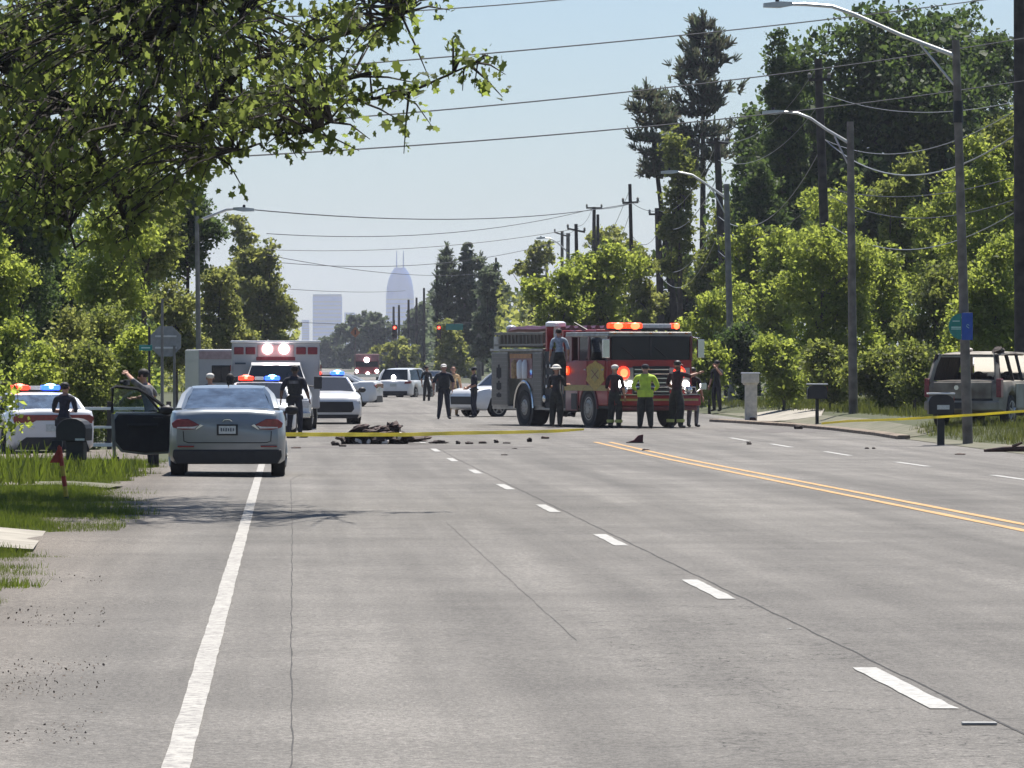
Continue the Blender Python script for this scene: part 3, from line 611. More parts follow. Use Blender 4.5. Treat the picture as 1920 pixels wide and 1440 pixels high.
# ------------------------------------------------------------------ the big tree overhanging from the left
def front_tree():
    d0 = 70.0; s_ = d0 / F; rs = np.random.default_rng(17)
    p = Vector(((-150 - 960) * s_, d0, gz((-150 - 960) * s_, d0) - .1))
    t = thing('sweetgum_tree', 'big backlit star leaved tree overhanging from the upper left', 'tree', p)
    def L(px, py, dd=0): return Vector(((px - 960) * s_, d0 + dd, CAMH - (py - HY) * s_)) - p
    b = MB(); b.tube([(0, 0, -.1), (.05, 0, 2.2), L(-120, 110), L(-90, -250)], [.34, .29, .26, .18], 12)
    paths = [([(-115, 90), (0, 110), (100, 185), (180, 212), (330, 250), (400, 205), (560, 172), (700, 150)], .12, 0, -1.5),
             ([(180, 212), (240, 240), (345, 256), (420, 235), (520, 255), (600, 250)], .06, -.3, -1.6), ([(100, 185), (155, 235), (200, 330), (225, 400), (232, 455)], .06, -.2, .9),
             ([(-115, 60), (20, 60), (100, 22), (250, 4), (380, -30)], .10, .0, 2.0), ([(330, 250), (380, 150), (430, 60), (470, -20)], .045, -1.0, 1.0),
             ([(560, 172), (640, 200), (760, 190), (860, 142), (912, 120)], .024, -1.2, -1.8), ([(400, 205), (470, 130), (600, 90), (740, 60), (800, 20)], .04, -1, -2.5),
             ([(-115, 130), (0, 230), (80, 330), (110, 450)], .07, 0, 2.4), ([(-110, 0), (120, -60), (340, -120), (560, -140)], .10, 0, -2), ([(240, 240), (300, 160), (330, 80), (420, 20)], .04, -.4, -2.5),
             ([(345, 256), (390, 300), (480, 285)], .025, -1, -1.8), ([(520, 255), (580, 262), (650, 235)], .016, -1.5, -2.0), ([(20, 60), (60, 150), (40, 260)], .06, .2, 1.8), ([(0, 110), (180, 90), (300, 60)], .05, -.3, 2.4)]
    tips = []
    for pl, r0, da, db in paths:
        n = len(pl); q = []
        for i, (x, y) in enumerate(pl): q.append(L(x + rs.normal(0, 3), y + rs.normal(0, 3), da + (db - da) * i / (n - 1)))
        b.tube(q, [max(.012, 1.45 * r0 * (1 - .85 * i / (n - 1))) for i in range(n)], 7, cap=False)
        for i in range(n - 1):
            for _ in range(7 if r0 > .03 else 5):
                a = q[i].lerp(q[i + 1], rs.uniform(0, 1)); ln = rs.uniform(.25, .85); dv = Vector((rs.normal(.35, .7), rs.normal(0, .8), rs.normal(-.05, .55))); dv.normalize()
                e = a + dv * ln; m_ = a.lerp(e, .5) + Vector((0, 0, rs.uniform(.0, .12))); b.tube([a, m_, e], [.018, .012, .005], 4, cap=False); tips.append((a, m_, e))
    blobs = [(L(110, 190), 2.2, 5.5, 1.45, 11), (L(330, 120, -.5), 1.8, 5.2, 1.25, 6.0), (L(520, 120, -1), 1.3, 5.0, .85, 1.35), (L(650, 90, -1.4), .95, 4.2, .75, .85), (L(740, 50, -1.8), .45, 1.4, .35, .45),
             (L(100, 370, .5), 1.6, 3.6, .8, 2.8), (L(270, 320, 0), .95, 3.0, .65, 2.6), (L(375, 325, -.5), .4, 1.2, .5, .8), (L(600, 200, -1.4), .60, 4.2, .38, 1.2), (L(480, 240, -1), .8, 4.2, .30, 1.6),
             (L(200, -160), 3.4, 5.6, 1.3, 14), (L(640, -125, -1), 1.4, 6, .65, 4), (L(400, -125, 0), 2.2, 7, .65, 8), (L(-60, 120), 1.6, 4.4, 2.0, 6), (L(215, 430, .4), .4, .8, .35, .35), (L(10, 430, .6), .8, 1.6, .4, .8)]  # unseen boughs above the frame, added to deepen the shadow on the road
    P = []; T = []; nodes = []
    for pl, r0, da, db in paths:
        for i in range(len(pl) - 1):
            for k in range(4):
                u = k / 4; nodes.append(L(pl[i][0] + (pl[i + 1][0] - pl[i][0]) * u, pl[i][1] + (pl[i + 1][1] - pl[i][1]) * u, da + (db - da) * (i + u) / (len(pl) - 1)))
    nd = np.array([tuple(q) for q in nodes]); tot = 17500; ws = sum(k[4] for k in blobs)
    for c, rx, ry, rz, wgt in blobs:
        n = int(tot * wgt / ws); nc = max(4, n // 17); dv = rs.normal(0, 1, (nc, 3)); dv /= np.linalg.norm(dv, axis=1)[:, None]; cc = np.array(c) + dv * np.array((rx, ry, rz)) * (rs.uniform(0, 1, nc) ** .42)[:, None]; cc[:, 1] = c[1] + ry * 1.15 * rs.uniform(-1, 1, nc)
        for k in range(nc):
            e = Vector(cc[k]); near = np.argsort(np.linalg.norm(nd - cc[k], axis=1))[:5]; s0 = Vector(nd[near[rs.integers(0, 5)]]); ln = (e - s0).length
            m1 = s0.lerp(e, .45) + Vector((0, 0, .10 * ln)); m2 = s0.lerp(e, .8) + Vector((0, 0, .07 * ln)); r0 = .006 + .007 * min(2, ln)
            b.tube([s0, m1, m2, e], [r0, r0 * .7, r0 * .45, .004], 4, cap=False); tn = rs.normal(.5, .2)
            m = 17; u = rs.uniform(0, 1, m) ** .6
            for uu in u:
                p_ = m1.lerp(m2, (uu) / .55) if uu < .55 else m2.lerp(e, (uu - .55) / .45); P.append(np.array([p_]) + rs.normal(0, .055 + .05 * uu, (1, 3)) * (1, 1, .8)); T.append(np.array([np.clip(tn + rs.normal(0, .22), 0, 1)]))
    for a, m_, e in tips:
        for _ in range(10): P.append(np.array([m_.lerp(e, rs.uniform(0, 1.05))]) + rs.normal(0, .07, (1, 3))); T.append(np.array([rs.uniform(.2, 1)]))
    for i in range(90):                                    # leaves on the long thin outer twig
        u = rs.uniform(0, 1); x = 640 + 275 * u; y = ip([(640, 200), (760, 190), (860, 142), (915, 118)], x); P.append(np.array([L(x, y, -1.7)]) + rs.normal(0, .05, (1, 3))); T.append(np.array([rs.uniform(.3, 1)]))
    leafmesh('crown', np.concatenate(P), .102, LEAF['front'], t, 'star', np.concatenate(T), droop=.9, rs=rs)
    b.build('trunk', 'barkdark', t, smooth=True)
front_tree()

# ------------------------------------------------------------------ grass and weeds
def inpoly(x, y, poly):
    r_ = np.zeros(len(x), bool); n = len(poly)
    for i in range(n):
        (x0, y0), (x1, y1) = poly[i], poly[(i + 1) % n]
        c = ((y0 > y) != (y1 > y)); r_ ^= c & (x < (x1 - x0) * (y - y0) / (y1 - y0 + 1e-12) + x0)
    return r_
def grass(poly, n, h, kind, name='grass', seed=1, dens=None):
    rs = np.random.default_rng(seed); poly = [(p.x, p.y) for p in poly]; xs = [p[0] for p in poly]; ys_ = [p[1] for p in poly]
    x = rs.uniform(min(xs), max(xs), n * 3); y = rs.uniform(min(ys_), max(ys_), n * 3); jx = .22 * np.sin(y * 1.9) + .16 * np.sin(y * 4.7 + 1) + rs.normal(0, .10, len(x)); k = inpoly(x + jx, y + .5 * np.sin(x * 3.1) + rs.normal(0, .5, len(x)), poly); x, y = x[k][:n], y[k][:n]
    cl = np.sin(x * 2.1 + 1.3 * np.sin(y * .9)) * np.sin(y * 1.4 + x); hh = h * (1 + .35 * cl)
    C = np.stack([x, y, [gz(a, c) - .01 for a, c in zip(x, y)]], 1); tag(leafmesh(name, C, hh, LEAF[kind], None, 'blade', np.clip(.5 + .3 * cl + rs.normal(0, .22, len(x)), 0, 1), rs=rs), kind='stuff')
grass([G(-80, 866), G(288, 866), G(232, 905), G(214, 914), G(-80, 916)], 44000, .085, 'grass', seed=2)
grass([G(-80, 923), G(205, 921), G(190, 950), G(228, 918), G(212, 1000), G(-80, 1002)], 40000, .08, 'grass', seed=3)
grass([G(-80, 1037), G(60, 1037), G(20, 1072), G(-5, 1100), G(-80, 1180)], 12000, .08, 'grass', seed=4)
grass([G(30, 890), G(262, 884), G(240, 905), G(60, 914)], 500, .30, 'grass', 'tall_weeds', seed=5)
grass([G(-60, 905), G(70, 900), G(50, 925), G(-60, 930)], 450, .40, 'grass', 'tall_weeds', seed=6)
grass([V2(XC(150) + 11.5, 146), V2(XC(150) + 19, 146), V2(XC(215) + 20, 215), V2(XC(215) + 8.3, 222), V2(XC(190) + 9.2, 190), V2(XC(160) + 10.3, 160)], 36000, .22, 'dry', seed=7)
grass([V2(XC(124) + 9.3, 123), V2(XC(124) + 17, 123), V2(XC(146) + 18, 146), V2(XC(146) + 9.3, 146), V2(XC(138) + 8.3, 139)], 30000, .15, 'dry', seed=8)
# ------------------------------------------------------------------ vehicles (x forward, y left, z up)
def wheel(parent, x, y, r, wd=.22, rimr=.66, disc=False, rim='alu'):
    b = MB(); h = wd / 2; sgn = 1 if y > 0 else -1
    b.lathe([(r * .62, -h * .9), (r * .93, -h), (r, -h * .7), (r, h * .7), (r * .93, h), (r * .62, h * .9)], (x, y, r), 'Y', 26)
    wl = b.build('wheel', 'rubber', parent, smooth=True)
    c = MB(); yo = y + sgn * h * .80
    c.lathe([(r * rimr, 0), (r * rimr, sgn * .03), (r * rimr * .9, sgn * .03), (r * rimr * .86, sgn * .005)], (x, yo, r), 'Y', 24)
    if disc:
        c.lathe([(r * rimr * .98, sgn * .0), (r * rimr * .85, sgn * .015), (r * rimr * .5, sgn * .06), (r * rimr * .42, sgn * .06)], (x, yo, r), 'Y', 24)
        for k in range(10): c.ball((x + math.cos(k * .628) * r * .3, yo + sgn * .065, r + math.sin(k * .628) * r * .3), .025, 6, 4)
    for k in range(0 if disc else 5):
        a = 2 * math.pi * k / 5 + .3
        c.tube([(x + math.cos(a) * r * .08, yo + sgn * .03, r + math.sin(a) * r * .08), (x + math.cos(a) * r * rimr * .92, yo + sgn * .018, r + math.sin(a) * r * rimr * .92)], [r * .11, r * .09], 5)
    c.lathe([(r * .16, 0), (r * .15, sgn * .045), (r * .05, sgn * .05)], (x, yo, r), 'Y', 12)
    c.build('rim', rim, wl, smooth=True)
    return wl
def carbody(sp):
    L2 = sp['L'] / 2; W2 = sp['W'] / 2; N = 72; rings = []
    arches = [(sp['xf'], sp['ra']), (sp['xr'], sp['ra'])]
    for i in range(N + 1):
        x = -L2 + sp['L'] * i / N; t = ip(sp['top'], x); e = max(0, abs(x) - (L2 - .42)) / .42
        w_ = W2 * (1 - sp.get('nose', .13) * e ** 2.2); zb = sp['gc'] + .10 * e ** 2; 
        for xa, ra in arches:
            if abs(x - xa) < ra: zb = max(zb, sp['r'] + math.sqrt(ra * ra - (x - xa) ** 2))
        if abs(x) > L2 - .001: t -= .05; zb += .03
        zb = min(zb, t - .12); h = t - zb; sh = sp.get('shoulder', .09)
        half = [(w_ * .9, zb), (w_ * .985, zb + min(.06, h * .2)), (w_, zb + h * .45), (w_ * .985, t - sh - .05 if h > .4 else zb + h * .7), (w_ * .95, t - sh * .4), (w_ * .86, t - .01), (w_ * .4, t + .018)]
        rings.append([(x, -a, b_) for a, b_ in half] + [(x, a, b_) for a, b_ in half[::-1]])
    return MB().loft(rings)
def strip3(b, p, q, w_, th):                              # a flat bar from p to q
    b.tube([p, q], [w_, w_], 4)
def greenhouse(parent, sp, paint, glass='glass', open_door=False, rear_glass=None, cut=()):
    g = sp['gh']; W2 = sp['W'] / 2; zr_ = sp['H']; yb = W2 * g.get('yb', .86); yt = W2 * g.get('yt', .66)
    x0, x1, x2, x3 = g['x']; z0 = ip(sp['top'], x0) - .01; z3 = ip(sp['top'], x3) - .01; zr0 = zr_ - .055; zt_r = g.get('zr', zr_ - .03)
    rings = []
    for k in range(9):
        u = k / 8; x = x1 + (x2 - x1) * u; zc = zr_ - .035 * (2 * u - .9) ** 2 - (zr_ - zt_r) * u * u
        rings.append([(x, -yt, zc - .06), (x, -yt * .96, zc - .015), (x, -yt * .5, zc), (x, yt * .5, zc), (x, yt * .96, zc - .015), (x, yt, zc - .06), (x, yt * .9, zc - .075), (x, -yt * .9, zc - .075)])
    MB().loft(rings).build('roof', paint, parent, smooth=True)
    za1 = zr_ - .035 - .06; za2 = zt_r - .06
    for s in (1, -1):
        P = MB(); P.tube([(x0, s * yb, z0 - .02), ((x0 + x1) / 2, s * (yb + yt) / 2, (z0 + za1) / 2 + .03), (x1 - .02, s * yt * .98, za1 + .02)], [.045, .04, .045], 6)
        P.build('pillar', paint, parent, smooth=True); P = MB(); P.tube([(x3, s * yb * .98, z3 - .03), ((x3 + x2) / 2, s * (yb + yt) / 2, (z3 + za2) / 2 + .045), (x2 + .02, s * yt * .98, za2 + .02)], [.075, .07, .05], 6); P.build('pillar', paint, parent, smooth=True)
    xb = g.get('b', (x1 + x2) / 2 + .05)
    for s in (1, -1): MB().tube([(xb, s * yb * .995, (z0 + z3) / 2 - .02), (xb - .03, s * yt, za1)], [.04, .04], 4).build('door_pillar', 'black', parent)
    i = .012
    if 'windshield' not in cut: MB().quad((x0, -yb + .03, z0), (x0, yb - .03, z0), (x1, yt - .02, za1 + .045), (x1, -yt + .02, za1 + .045)).build('windshield', glass, parent)
    if 'rear' not in cut: MB().quad((x3, yb * .97 - .05, z3), (x3, -yb * .97 + .05, z3), (x2, -yt + .03, za2 + .04), (x2, yt - .03, za2 + .04)).build('rear_window', rear_glass or glass, parent)
    if 'side' not in cut:
        for s in (1, -1):
            for a, b_, ta, tb in ((x0 - .05, xb + .03, x1 - .03, xb), (xb - .03, x3 + .10, xb - .06, x2 + .02)):
                MB().quad((a, s * (yb - .02), z0 - .01), (b_, s * (yb - .02), (z0 + z3) / 2 - .01), (tb, s * (yt - .005), za2 + .0), (ta, s * (yt - .005), za1)).build('side_window', glass, parent)
def mirror(parent, x, y, z, paint):
    s = 1 if y > 0 else -1
    b = MB(); b.ball((x, y + s * .10, z), (.07, .12, .08), 10, 7); b.tube([(x, y - s * .06, z - .05), (x, y + s * .06, z - .02)], .025, 5); b.build('mirror', paint, parent, smooth=True)
def lightbar(parent, x, z, wd=1.15, depth=.28, left='e_blue', right='e_red', lhot='e_bluehot', rhot='e_redhot'):
    b = MB().box((x, 0, z + .02), (depth * .8, wd * .96, .04)); b.box((x, wd * .3, z - .03), (.1, .06, .08)); b.box((x, -wd * .3, z - .03), (.1, .06, .08)); lb = b.build('light_bar', 'black', parent, bevel=.01)
    MB().box((x, 0, z + .085), (depth * .9, wd * .22, .09)).build('lamp', 'whitelens', lb, bevel=.02)
    for s, m_, h in ((1, left, lhot), (-1, right, rhot)):
        MB().box((x, s * wd * .31, z + .09), (depth, wd * .36, .11)).build('lamp', m_, lb, bevel=.03); MB().ball((x, s * wd * .31, z + .10), (.16, .15, .085), 10, 7).build('bulb', h, lb, smooth=True)
SEDAN = dict(L=4.87, W=1.86, H=1.475, gc=.22, r=.335, ra=.385, xf=1.42, xr=-1.43, top=[(-2.45, 1.04), (-2.3, 1.075), (-1.75, 1.10), (-1.2, 1.02), (.6, .99), (1.05, 1.0), (1.9, .90), (2.3, .80), (2.45, .70)], gh=dict(x=(1.02, .22, -.98, -1.92), yb=.85, yt=.66, zr=1.44))
CHARGER = dict(L=5.0, W=1.90, H=1.48, gc=.22, r=.36, ra=.41, xf=1.55, xr=-1.5, nose=.08, top=[(-2.5, 1.06), (-2.35, 1.10), (-1.8, 1.09), (-1.2, 1.03), (.5, 1.0), (.95, 1.02), (2.0, .94), (2.4, .86), (2.5, .78)], gh=dict(x=(.95, .15, -.95, -1.75), yb=.86, yt=.66, zr=1.43))
SUV = dict(L=4.7, W=1.88, H=1.68, gc=.25, r=.36, ra=.41, xf=1.42, xr=-1.38, nose=.12, top=[(-2.35, .98), (-2.25, 1.05), (-1.2, 1.06), (.7, 1.05), (1.2, 1.06), (2.0, .99), (2.25, .92), (2.35, .8)], gh=dict(x=(1.15, .45, -1.85, -2.22), yb=.88, yt=.70, zr=1.62, b=-.35))
def wheels(t, sp, rim='alu'):
    yw = sp['W'] / 2 - .125
    for x in (sp['xf'], sp['xr']):
        for s in (1, -1): wheel(t, x, s * yw, sp['r'], rim=rim)
    MB().box((0, 0, .36), (sp['L'] * .86, sp['W'] * .62, .16)).box((sp['xr'], 0, sp['r']), (.12, sp['W'] * .8, .1)).build('underbody', 'black', t)

# --- the silver blue sedan with its front door standing open, seen from behind
p = G(424, 893); p.y += .98
sed = thing('parked_car', 'silver blue sedan seen from behind with its front left door wide open', 'car', (p.x - .03, p.y + 1.43 * math.cos(HEAD) - .95, zr(92)), R(90) + HEAD)
sp = SEDAN; body = carbody(sp).build('body', 'silver', sed, smooth=True, angle=50)
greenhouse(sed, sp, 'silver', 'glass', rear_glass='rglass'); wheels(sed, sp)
xr_ = -sp['L'] / 2
MB().prism([(-.80, .22), (.80, .22), (.87, .34), (.86, .45), (-.86, .45), (-.87, .34)], xr_ - .02, xr_ + .5, 'X').build('lower_bumper', 'black', sed, bevel=.02)
for s in (1, -1):
    MB().prism([(s * .44, .845), (s * .52, .775), (s * .70, .765), (s * .865, .80), (s * .885, .87), (s * .80, .935), (s * .62, .94)], xr_ - .022, xr_ + .34, 'X').build('tail_light', 'redlens' if s < 0 else 'redlens2', sed, bevel=.012)
    MB().prism([(s * .46, .835), (s * .52, .785), (s * .80, .79), (s * .80, .81), (s * .55, .815)], xr_ - .03, xr_ - .01, 'X').build('reverse_light', 'whitelens', sed)
    MB().prism([(s * .38, .835), (s * .50, .765), (s * .50, .785), (s * .43, .855)], xr_ - .028, xr_ - .012, 'X').build('chrome_tip', 'chrome', sed)
    MB().box((xr_ - .02, s * .66, .50), (.03, .26, .025)).build('reflector', 'redlens', sed)
    mirror(sed, .62, s * .93, 1.05, 'black')
MB().box((xr_ - .012, 0, .765), (.03, .335, .175)).build('plate_frame', 'black', sed, bevel=.006)
pl = MB().box((xr_ - .031, 0, .765), (.008, .27, .125)).build('licence_plate', 'plate', sed)
for k in range(6): MB().box((xr_ - .037, -.095 + .038 * k, .768), (.005, .020, .055 if k % 2 else .045)).build('plate_character', 'platetext', pl)
MB().tube([(xr_ - .012, -.075 + .0, .90), (xr_ - .014, -.045, .925), (xr_ - .014, 0, .932), (xr_ - .014, .045, .925), (xr_ - .012, .075, .90)], .012, 5).build('badge', 'chrome', sed)
sm = MB()
sm.tube([(xr_ - .006, -.70, .745), (xr_ - .006, -.69, .585), (xr_ - .006, -.62, .56), (xr_ - .006, .62, .56), (xr_ - .006, .69, .585), (xr_ - .006, .70, .745)], .007, 4)
sm.build('trunk_seam', 'black', sed)
MB().loft([[(-.52, -.012, 1.455), (-.52, .012, 1.455), (-.28, .006, 1.462), (-.28, -.006, 1.462)], [(-.56, -.006, 1.535), (-.56, .006, 1.535), (-.50, .003, 1.53), (-.50, -.003, 1.53)]]).build('roof_antenna', 'black', sed)
MB().box((xr_ + .33, 0, 1.098), (.06, 1.3, .012)).build('trunk_edge', 'chrome', sed, bevel=.004)
# seat backs seen through the openings
for s in (1, -1): MB().box((-.25, s * .38, .95), (.16, .5, .62), ry=R(-12)).ball((-.36, s * .38, 1.32), (.06, .13, .09)).build('seat', 'darkint', sed, bevel=.04)
# open door: hinge at the left front, swung out square to the body
hx, hy = .92, .90; dl = 1.04
dr = bpy.data.objects.new('door', None); col.objects.link(dr); dr.parent = sed; dr.location = (hx, hy, 0); dr.rotation_euler.z = R(-78)
outl = [(0, .34), (-.04, .80), (-.03, 1.00), (-.98, 1.02), (-1.06, .90), (-1.03, .52), (-.90, .36), (-.5, .31)]
MB().prism(outl, -.02, .02, 'Y').build('door_skin', 'silver', dr, bevel=.012)
MB().prism([(x * .94 - .03, .66 + (z - .66) * .90) for x, z in outl], -.075, -.022, 'Y').build('door_trim', 'darkint', dr, bevel=.02)
fr = MB().tube([(-.03, 0, 1.0), (-.42, 0, 1.28), (-.62, 0, 1.40), (-.98, 0, 1.44), (-1.04, 0, 1.41), (-1.05, 0, 1.0)], .032, 6); fr.tube([(-.22, 0, 1.0), (-.50, 0, 1.33)], .022, 6); fr.build('window_frame', 'black', dr, smooth=True)
MB().box((-.55, -.02, 1.012), (.86, .05, .022)).build('window_trim', 'chrome', dr)
MB().quad((-.22, .004, 1.02), (-1.03, .004, 1.02), (-1.02, .004, 1.40), (-.60, .004, 1.38), .006).build('door_glass', 'cglass', dr)
MB().box((-.55, -.095, .80), (.5, .05, .05)).box((-.3, -.085, .92), (.16, .03, .03)).build('arm_rest', 'black', dr, bevel=.01)
MB().ball((-.10, .10, 1.06), (.06, .12, .08)).build('door_mirror', 'black', dr, smooth=True)

# --- white patrol car at the left, rear three-quarter
def patrol(label, loc, rz, group='white patrol cars', plate=True, bar=True, rear=False):
    t = thing('police_car', label, 'police car', loc, rz, group); sp = CHARGER
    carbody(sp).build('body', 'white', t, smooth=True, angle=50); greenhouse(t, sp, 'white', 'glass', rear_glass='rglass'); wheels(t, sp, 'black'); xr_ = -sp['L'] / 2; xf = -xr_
    MB().prism([(-.80, .22), (.80, .22), (.74, .40), (.60, .50), (-.60, .50), (-.74, .40)], xr_ - .012, xr_ + .4, 'X').build('lower_bumper', 'black', t, bevel=.02)
    tl = MB().prism([(-.90, .93), (-.86, .80), (-.45, .82), (-.38, .86), (.38, .86), (.45, .82), (.86, .80), (.90, .93), (.80, .985), (-.80, .985)], xr_ - .02, xr_ + .10, 'X').build('tail_light', 'redlens', t, bevel=.012)
    MB().box((xr_ - .012, 0, .70), (.02, .32, .16)).build('licence_plate', 'plate', t)
    MB().box((xr_ - .008, .48, .70), (.015, .12, .03)).build('badge', 'chrome', t)
    MB().prism([(-.62, .40), (.62, .40), (.70, .50), (.66, .72), (-.66, .72), (-.70, .50)], xf - .06, xf + .012, 'X').build('grille', 'black', t, bevel=.01)
    MB().prism([(-.80, .22), (.80, .22), (.84, .33), (-.84, .33)], xf - .3, xf + .008, 'X').build('front_bumper_vent', 'black', t)
    for s in (1, -1):
        MB().prism([(s * .66, .62), (s * .90, .64), (s * .88, .74), (s * .68, .73)], xf - .22, xf - .012, 'X').build('headlight', 'whitelens' , t, bevel=.01)
        MB().box((xf - .04, s * .74, .42), (.05, .22, .08)).build('fog_light', 'black', t, bevel=.01); mirror(t, .62, s * .95, 1.06, 'black')
    for s in (1, -1): MB().box((.1, s * .945, .70), (1.9, .006, .11)).build('side_stripe', 'signblue', t)
    if bar: lightbar(t, -.2, 1.475, 1.12, **(dict(left='e_red', right='e_blue', lhot='e_redhot', rhot='e_bluehot') if rear else {}))
    return t
patrol('white patrol car parked at the left edge behind the standing officer', ((100 - 960) * 122 / F - 2.5 * math.sin(R(15)), 122 + 2.5 * math.cos(R(15)), -.25), R(90) + R(15), rear=True)
patrol('white patrol car hidden behind the silver sedan, only its flashing lights showing', ((486 - 960) * 148 / F, 148, -.12), R(-90) + R(3))
patrol('white patrol car facing right front corner first beside the ambulance', ((608 - 960) * 168 / F, 169.8, -.04), R(-90) + R(5))
patrol('white patrol car seen side on beyond the ambulance', ((598 - 960) * 230 / F, 231, -.05), R(180) - R(8), bar=False)
# --- other white cars
def suv(label, loc, rz, sp=SUV, paint='white', cat='car', name='parked_car', group=None):
    t = thing(name, label, cat, loc, rz, group); carbody(sp).build('body', paint, t, smooth=True, angle=50); greenhouse(t, sp, paint, 'glass', rear_glass='glass'); wheels(t, sp)
    xr_ = -sp['L'] / 2; xf = -xr_
    for s in (1, -1):
        MB().prism([(s * .60, .86), (s * .90, .88), (s * .91, 1.0), (s * .62, .97)], xr_ - .02, xr_ + .25, 'X').build('tail_light', 'redlens2', t, bevel=.01)
        MB().prism([(s * .58, .72), (s * .88, .76), (s * .86, .86), (s * .60, .82)], xf - .25, xf - .0, 'X').build('headlight', 'whitelens', t, bevel=.01); mirror(t, .75, s * .94, 1.12, paint)
    MB().box((xr_ - .01, 0, .38), (.05, 1.5, .22)).build('lower_bumper', 'black', t, bevel=.02); MB().box((xr_ - .014, 0, .80), (.02, .34, .16)).build('licence_plate', 'plate', t)
    MB().prism([(-.6, .45), (.6, .45), (.64, .72), (-.64, .72)], xf - .1, xf + .01, 'X').build('grille', 'black', t, bevel=.01)
    return t
far = suv('white hatchback seen from behind far down the road', ((762 - 960) * 288 / F, 289, -.17), R(90) - R(16))
MB().ball((-2.30, 0, 1.2), (.05, .12, .12)).build('brake_light', 'e_white', far, smooth=True)
suv('white car behind the fire engine, its front wheel beside the second officer', ((972 - 960) * 190 / F, 190.6, -.03), R(180) + R(34))
suv('dark car half hidden behind the first officer far off', ((815 - 960) * 330 / F, 331, -.18), R(90) - R(14), SEDAN, 'black')

# --- ambulance, head on
am = thing('ambulance', 'white ambulance facing the camera with red and white roof lamps', 'ambulance', ((517 - 960) * 155 / F, 155, -.02), R(-90) + R(2.4))
MB().box((-2.3, 0, 1.52), (4.4, 2.44, 1.84)).build('box_body', 'ambwhite', am, bevel=.05)
MB().box((-2.3, 0, 2.455), (4.46, 2.50, .06)).build('roof_edge', 'white', am, bevel=.02)
for y in (-1.02, -.70, .70, 1.02):
    MB().box((-.09, y, 2.20), (.05, .27, .20)).build('warning_lamp', 'redlens2', am, bevel=.02)
MB().box((-.10, 0, 2.20), (.03, 1.02, .34)).build('lamp_panel', mat('pink_lamp_panel', (.48, .30, .30), .5), am, bevel=.02)
MB().box((-.10, 0, 1.98), (.03, 1.08, .10)).build('red_band', 'redlens2', am)
for y in (-.23, .23): MB().lathe([(.14, 0), (.13, .05), (.07, .07)], (-.09, y, 2.25), 'X', 16).build('flashing_lamp', 'e_pink', am, smooth=True)
MB().box((-.07, -.98, 1.85), (.02, .30, .05)).build('lettering_band', 'platetext', am)
cab_r = []
for x, zt, wf in ((.0, 1.86, .93), (.35, 1.88, .93), (.62, 1.80, .92), (1.15, 1.16, 1.0), (1.25, 1.12, 1.02), (2.2, 1.00, .98), (2.42, .90, .93), (2.45, .55, .93)):
    w_ = .98 * wf; sh = .74 if zt > 1.5 else .93
    cab_r.append([(x, -w_, .42), (x, -w_, 1.0 if zt > 1.0 else zt - .1), (x, -w_ * sh, zt), (x, w_ * sh, zt), (x, w_, 1.0 if zt > 1.0 else zt - .1), (x, w_, .42)])
MB().loft(cab_r).build('cab', 'white', am, smooth=True, angle=30)
MB().quad((1.20, -.86, 1.18), (1.20, .86, 1.18), (.68, .66, 1.80), (.68, -.66, 1.80)).build('windshield', 'glass', am)
MB().box((2.46, 0, .72), (.04, 1.1, .34)).build('grille', 'black', am, bevel=.02); MB().box((2.50, 0, .45), (.12, 1.9, .16)).build('front_bumper', 'chrome', am, bevel=.03)
for y in (-.76, .76): MB().box((2.44, y, .75), (.06, .30, .20)).build('headlight', 'whitelens', am, bevel=.03)
MB().lathe([(.10, 0), (.09, .05)], (2.48, -.12, .93), 'X', 14).build('grille_lamp', 'e_pink', am, smooth=True)
for s in (1, -1):
    b = MB().box((.95, s * 1.16, 1.32), (.10, .22, .34)); b.tube([(.9, s * .86, 1.25), (.95, s * 1.1, 1.2)], .02, 5); b.build('mirror', 'black', am, bevel=.02)
    wheel(am, 1.55, s * .86, .40, .26); wheel(am, -3.1, s * .95, .40, .40)
    MB().box((-.02, s * 1.25, 1.72), (.24, .03, .18)).build('side_lamp', 'redlens', am, bevel=.01)
MB().box((-1.5, 0, .5), (5.4, 1.5, .24)).build('chassis', 'black', am)
# --- second boxy truck left of the ambulance
bt = thing('box_truck', 'grey white boxy truck with a small square window left of the ambulance', 'truck', ((428 - 960) * 170 / F, 171, -.05), R(-90) + R(8))
MB().box((-1.5, 0, 1.42), (5.0, 2.1, 1.76)).build('box_body', 'ambwhite', bt, bevel=.05)
MB().box((1.012, 0, 2.12), (.02, 2.06, .24)).build('red_band', mat('faded_red_band', (.42, .30, .30), .5), bt)
wb = MB().box((1.01, -.36, 1.55), (.03, .56, .52)).build('window', 'black', bt, bevel=.02)
for y in (-.49, -.24): MB().box((1.03, y, 1.55), (.02, .20, .42)).build('pane', 'glass', wb)
MB().box((0, 0, .45), (4.6, 1.6, .25)).build('chassis', 'black', bt)
for s in (1, -1): wheel(bt, .4, s * .88, .40, .28); wheel(bt, -3.0, s * .88, .40, .28)
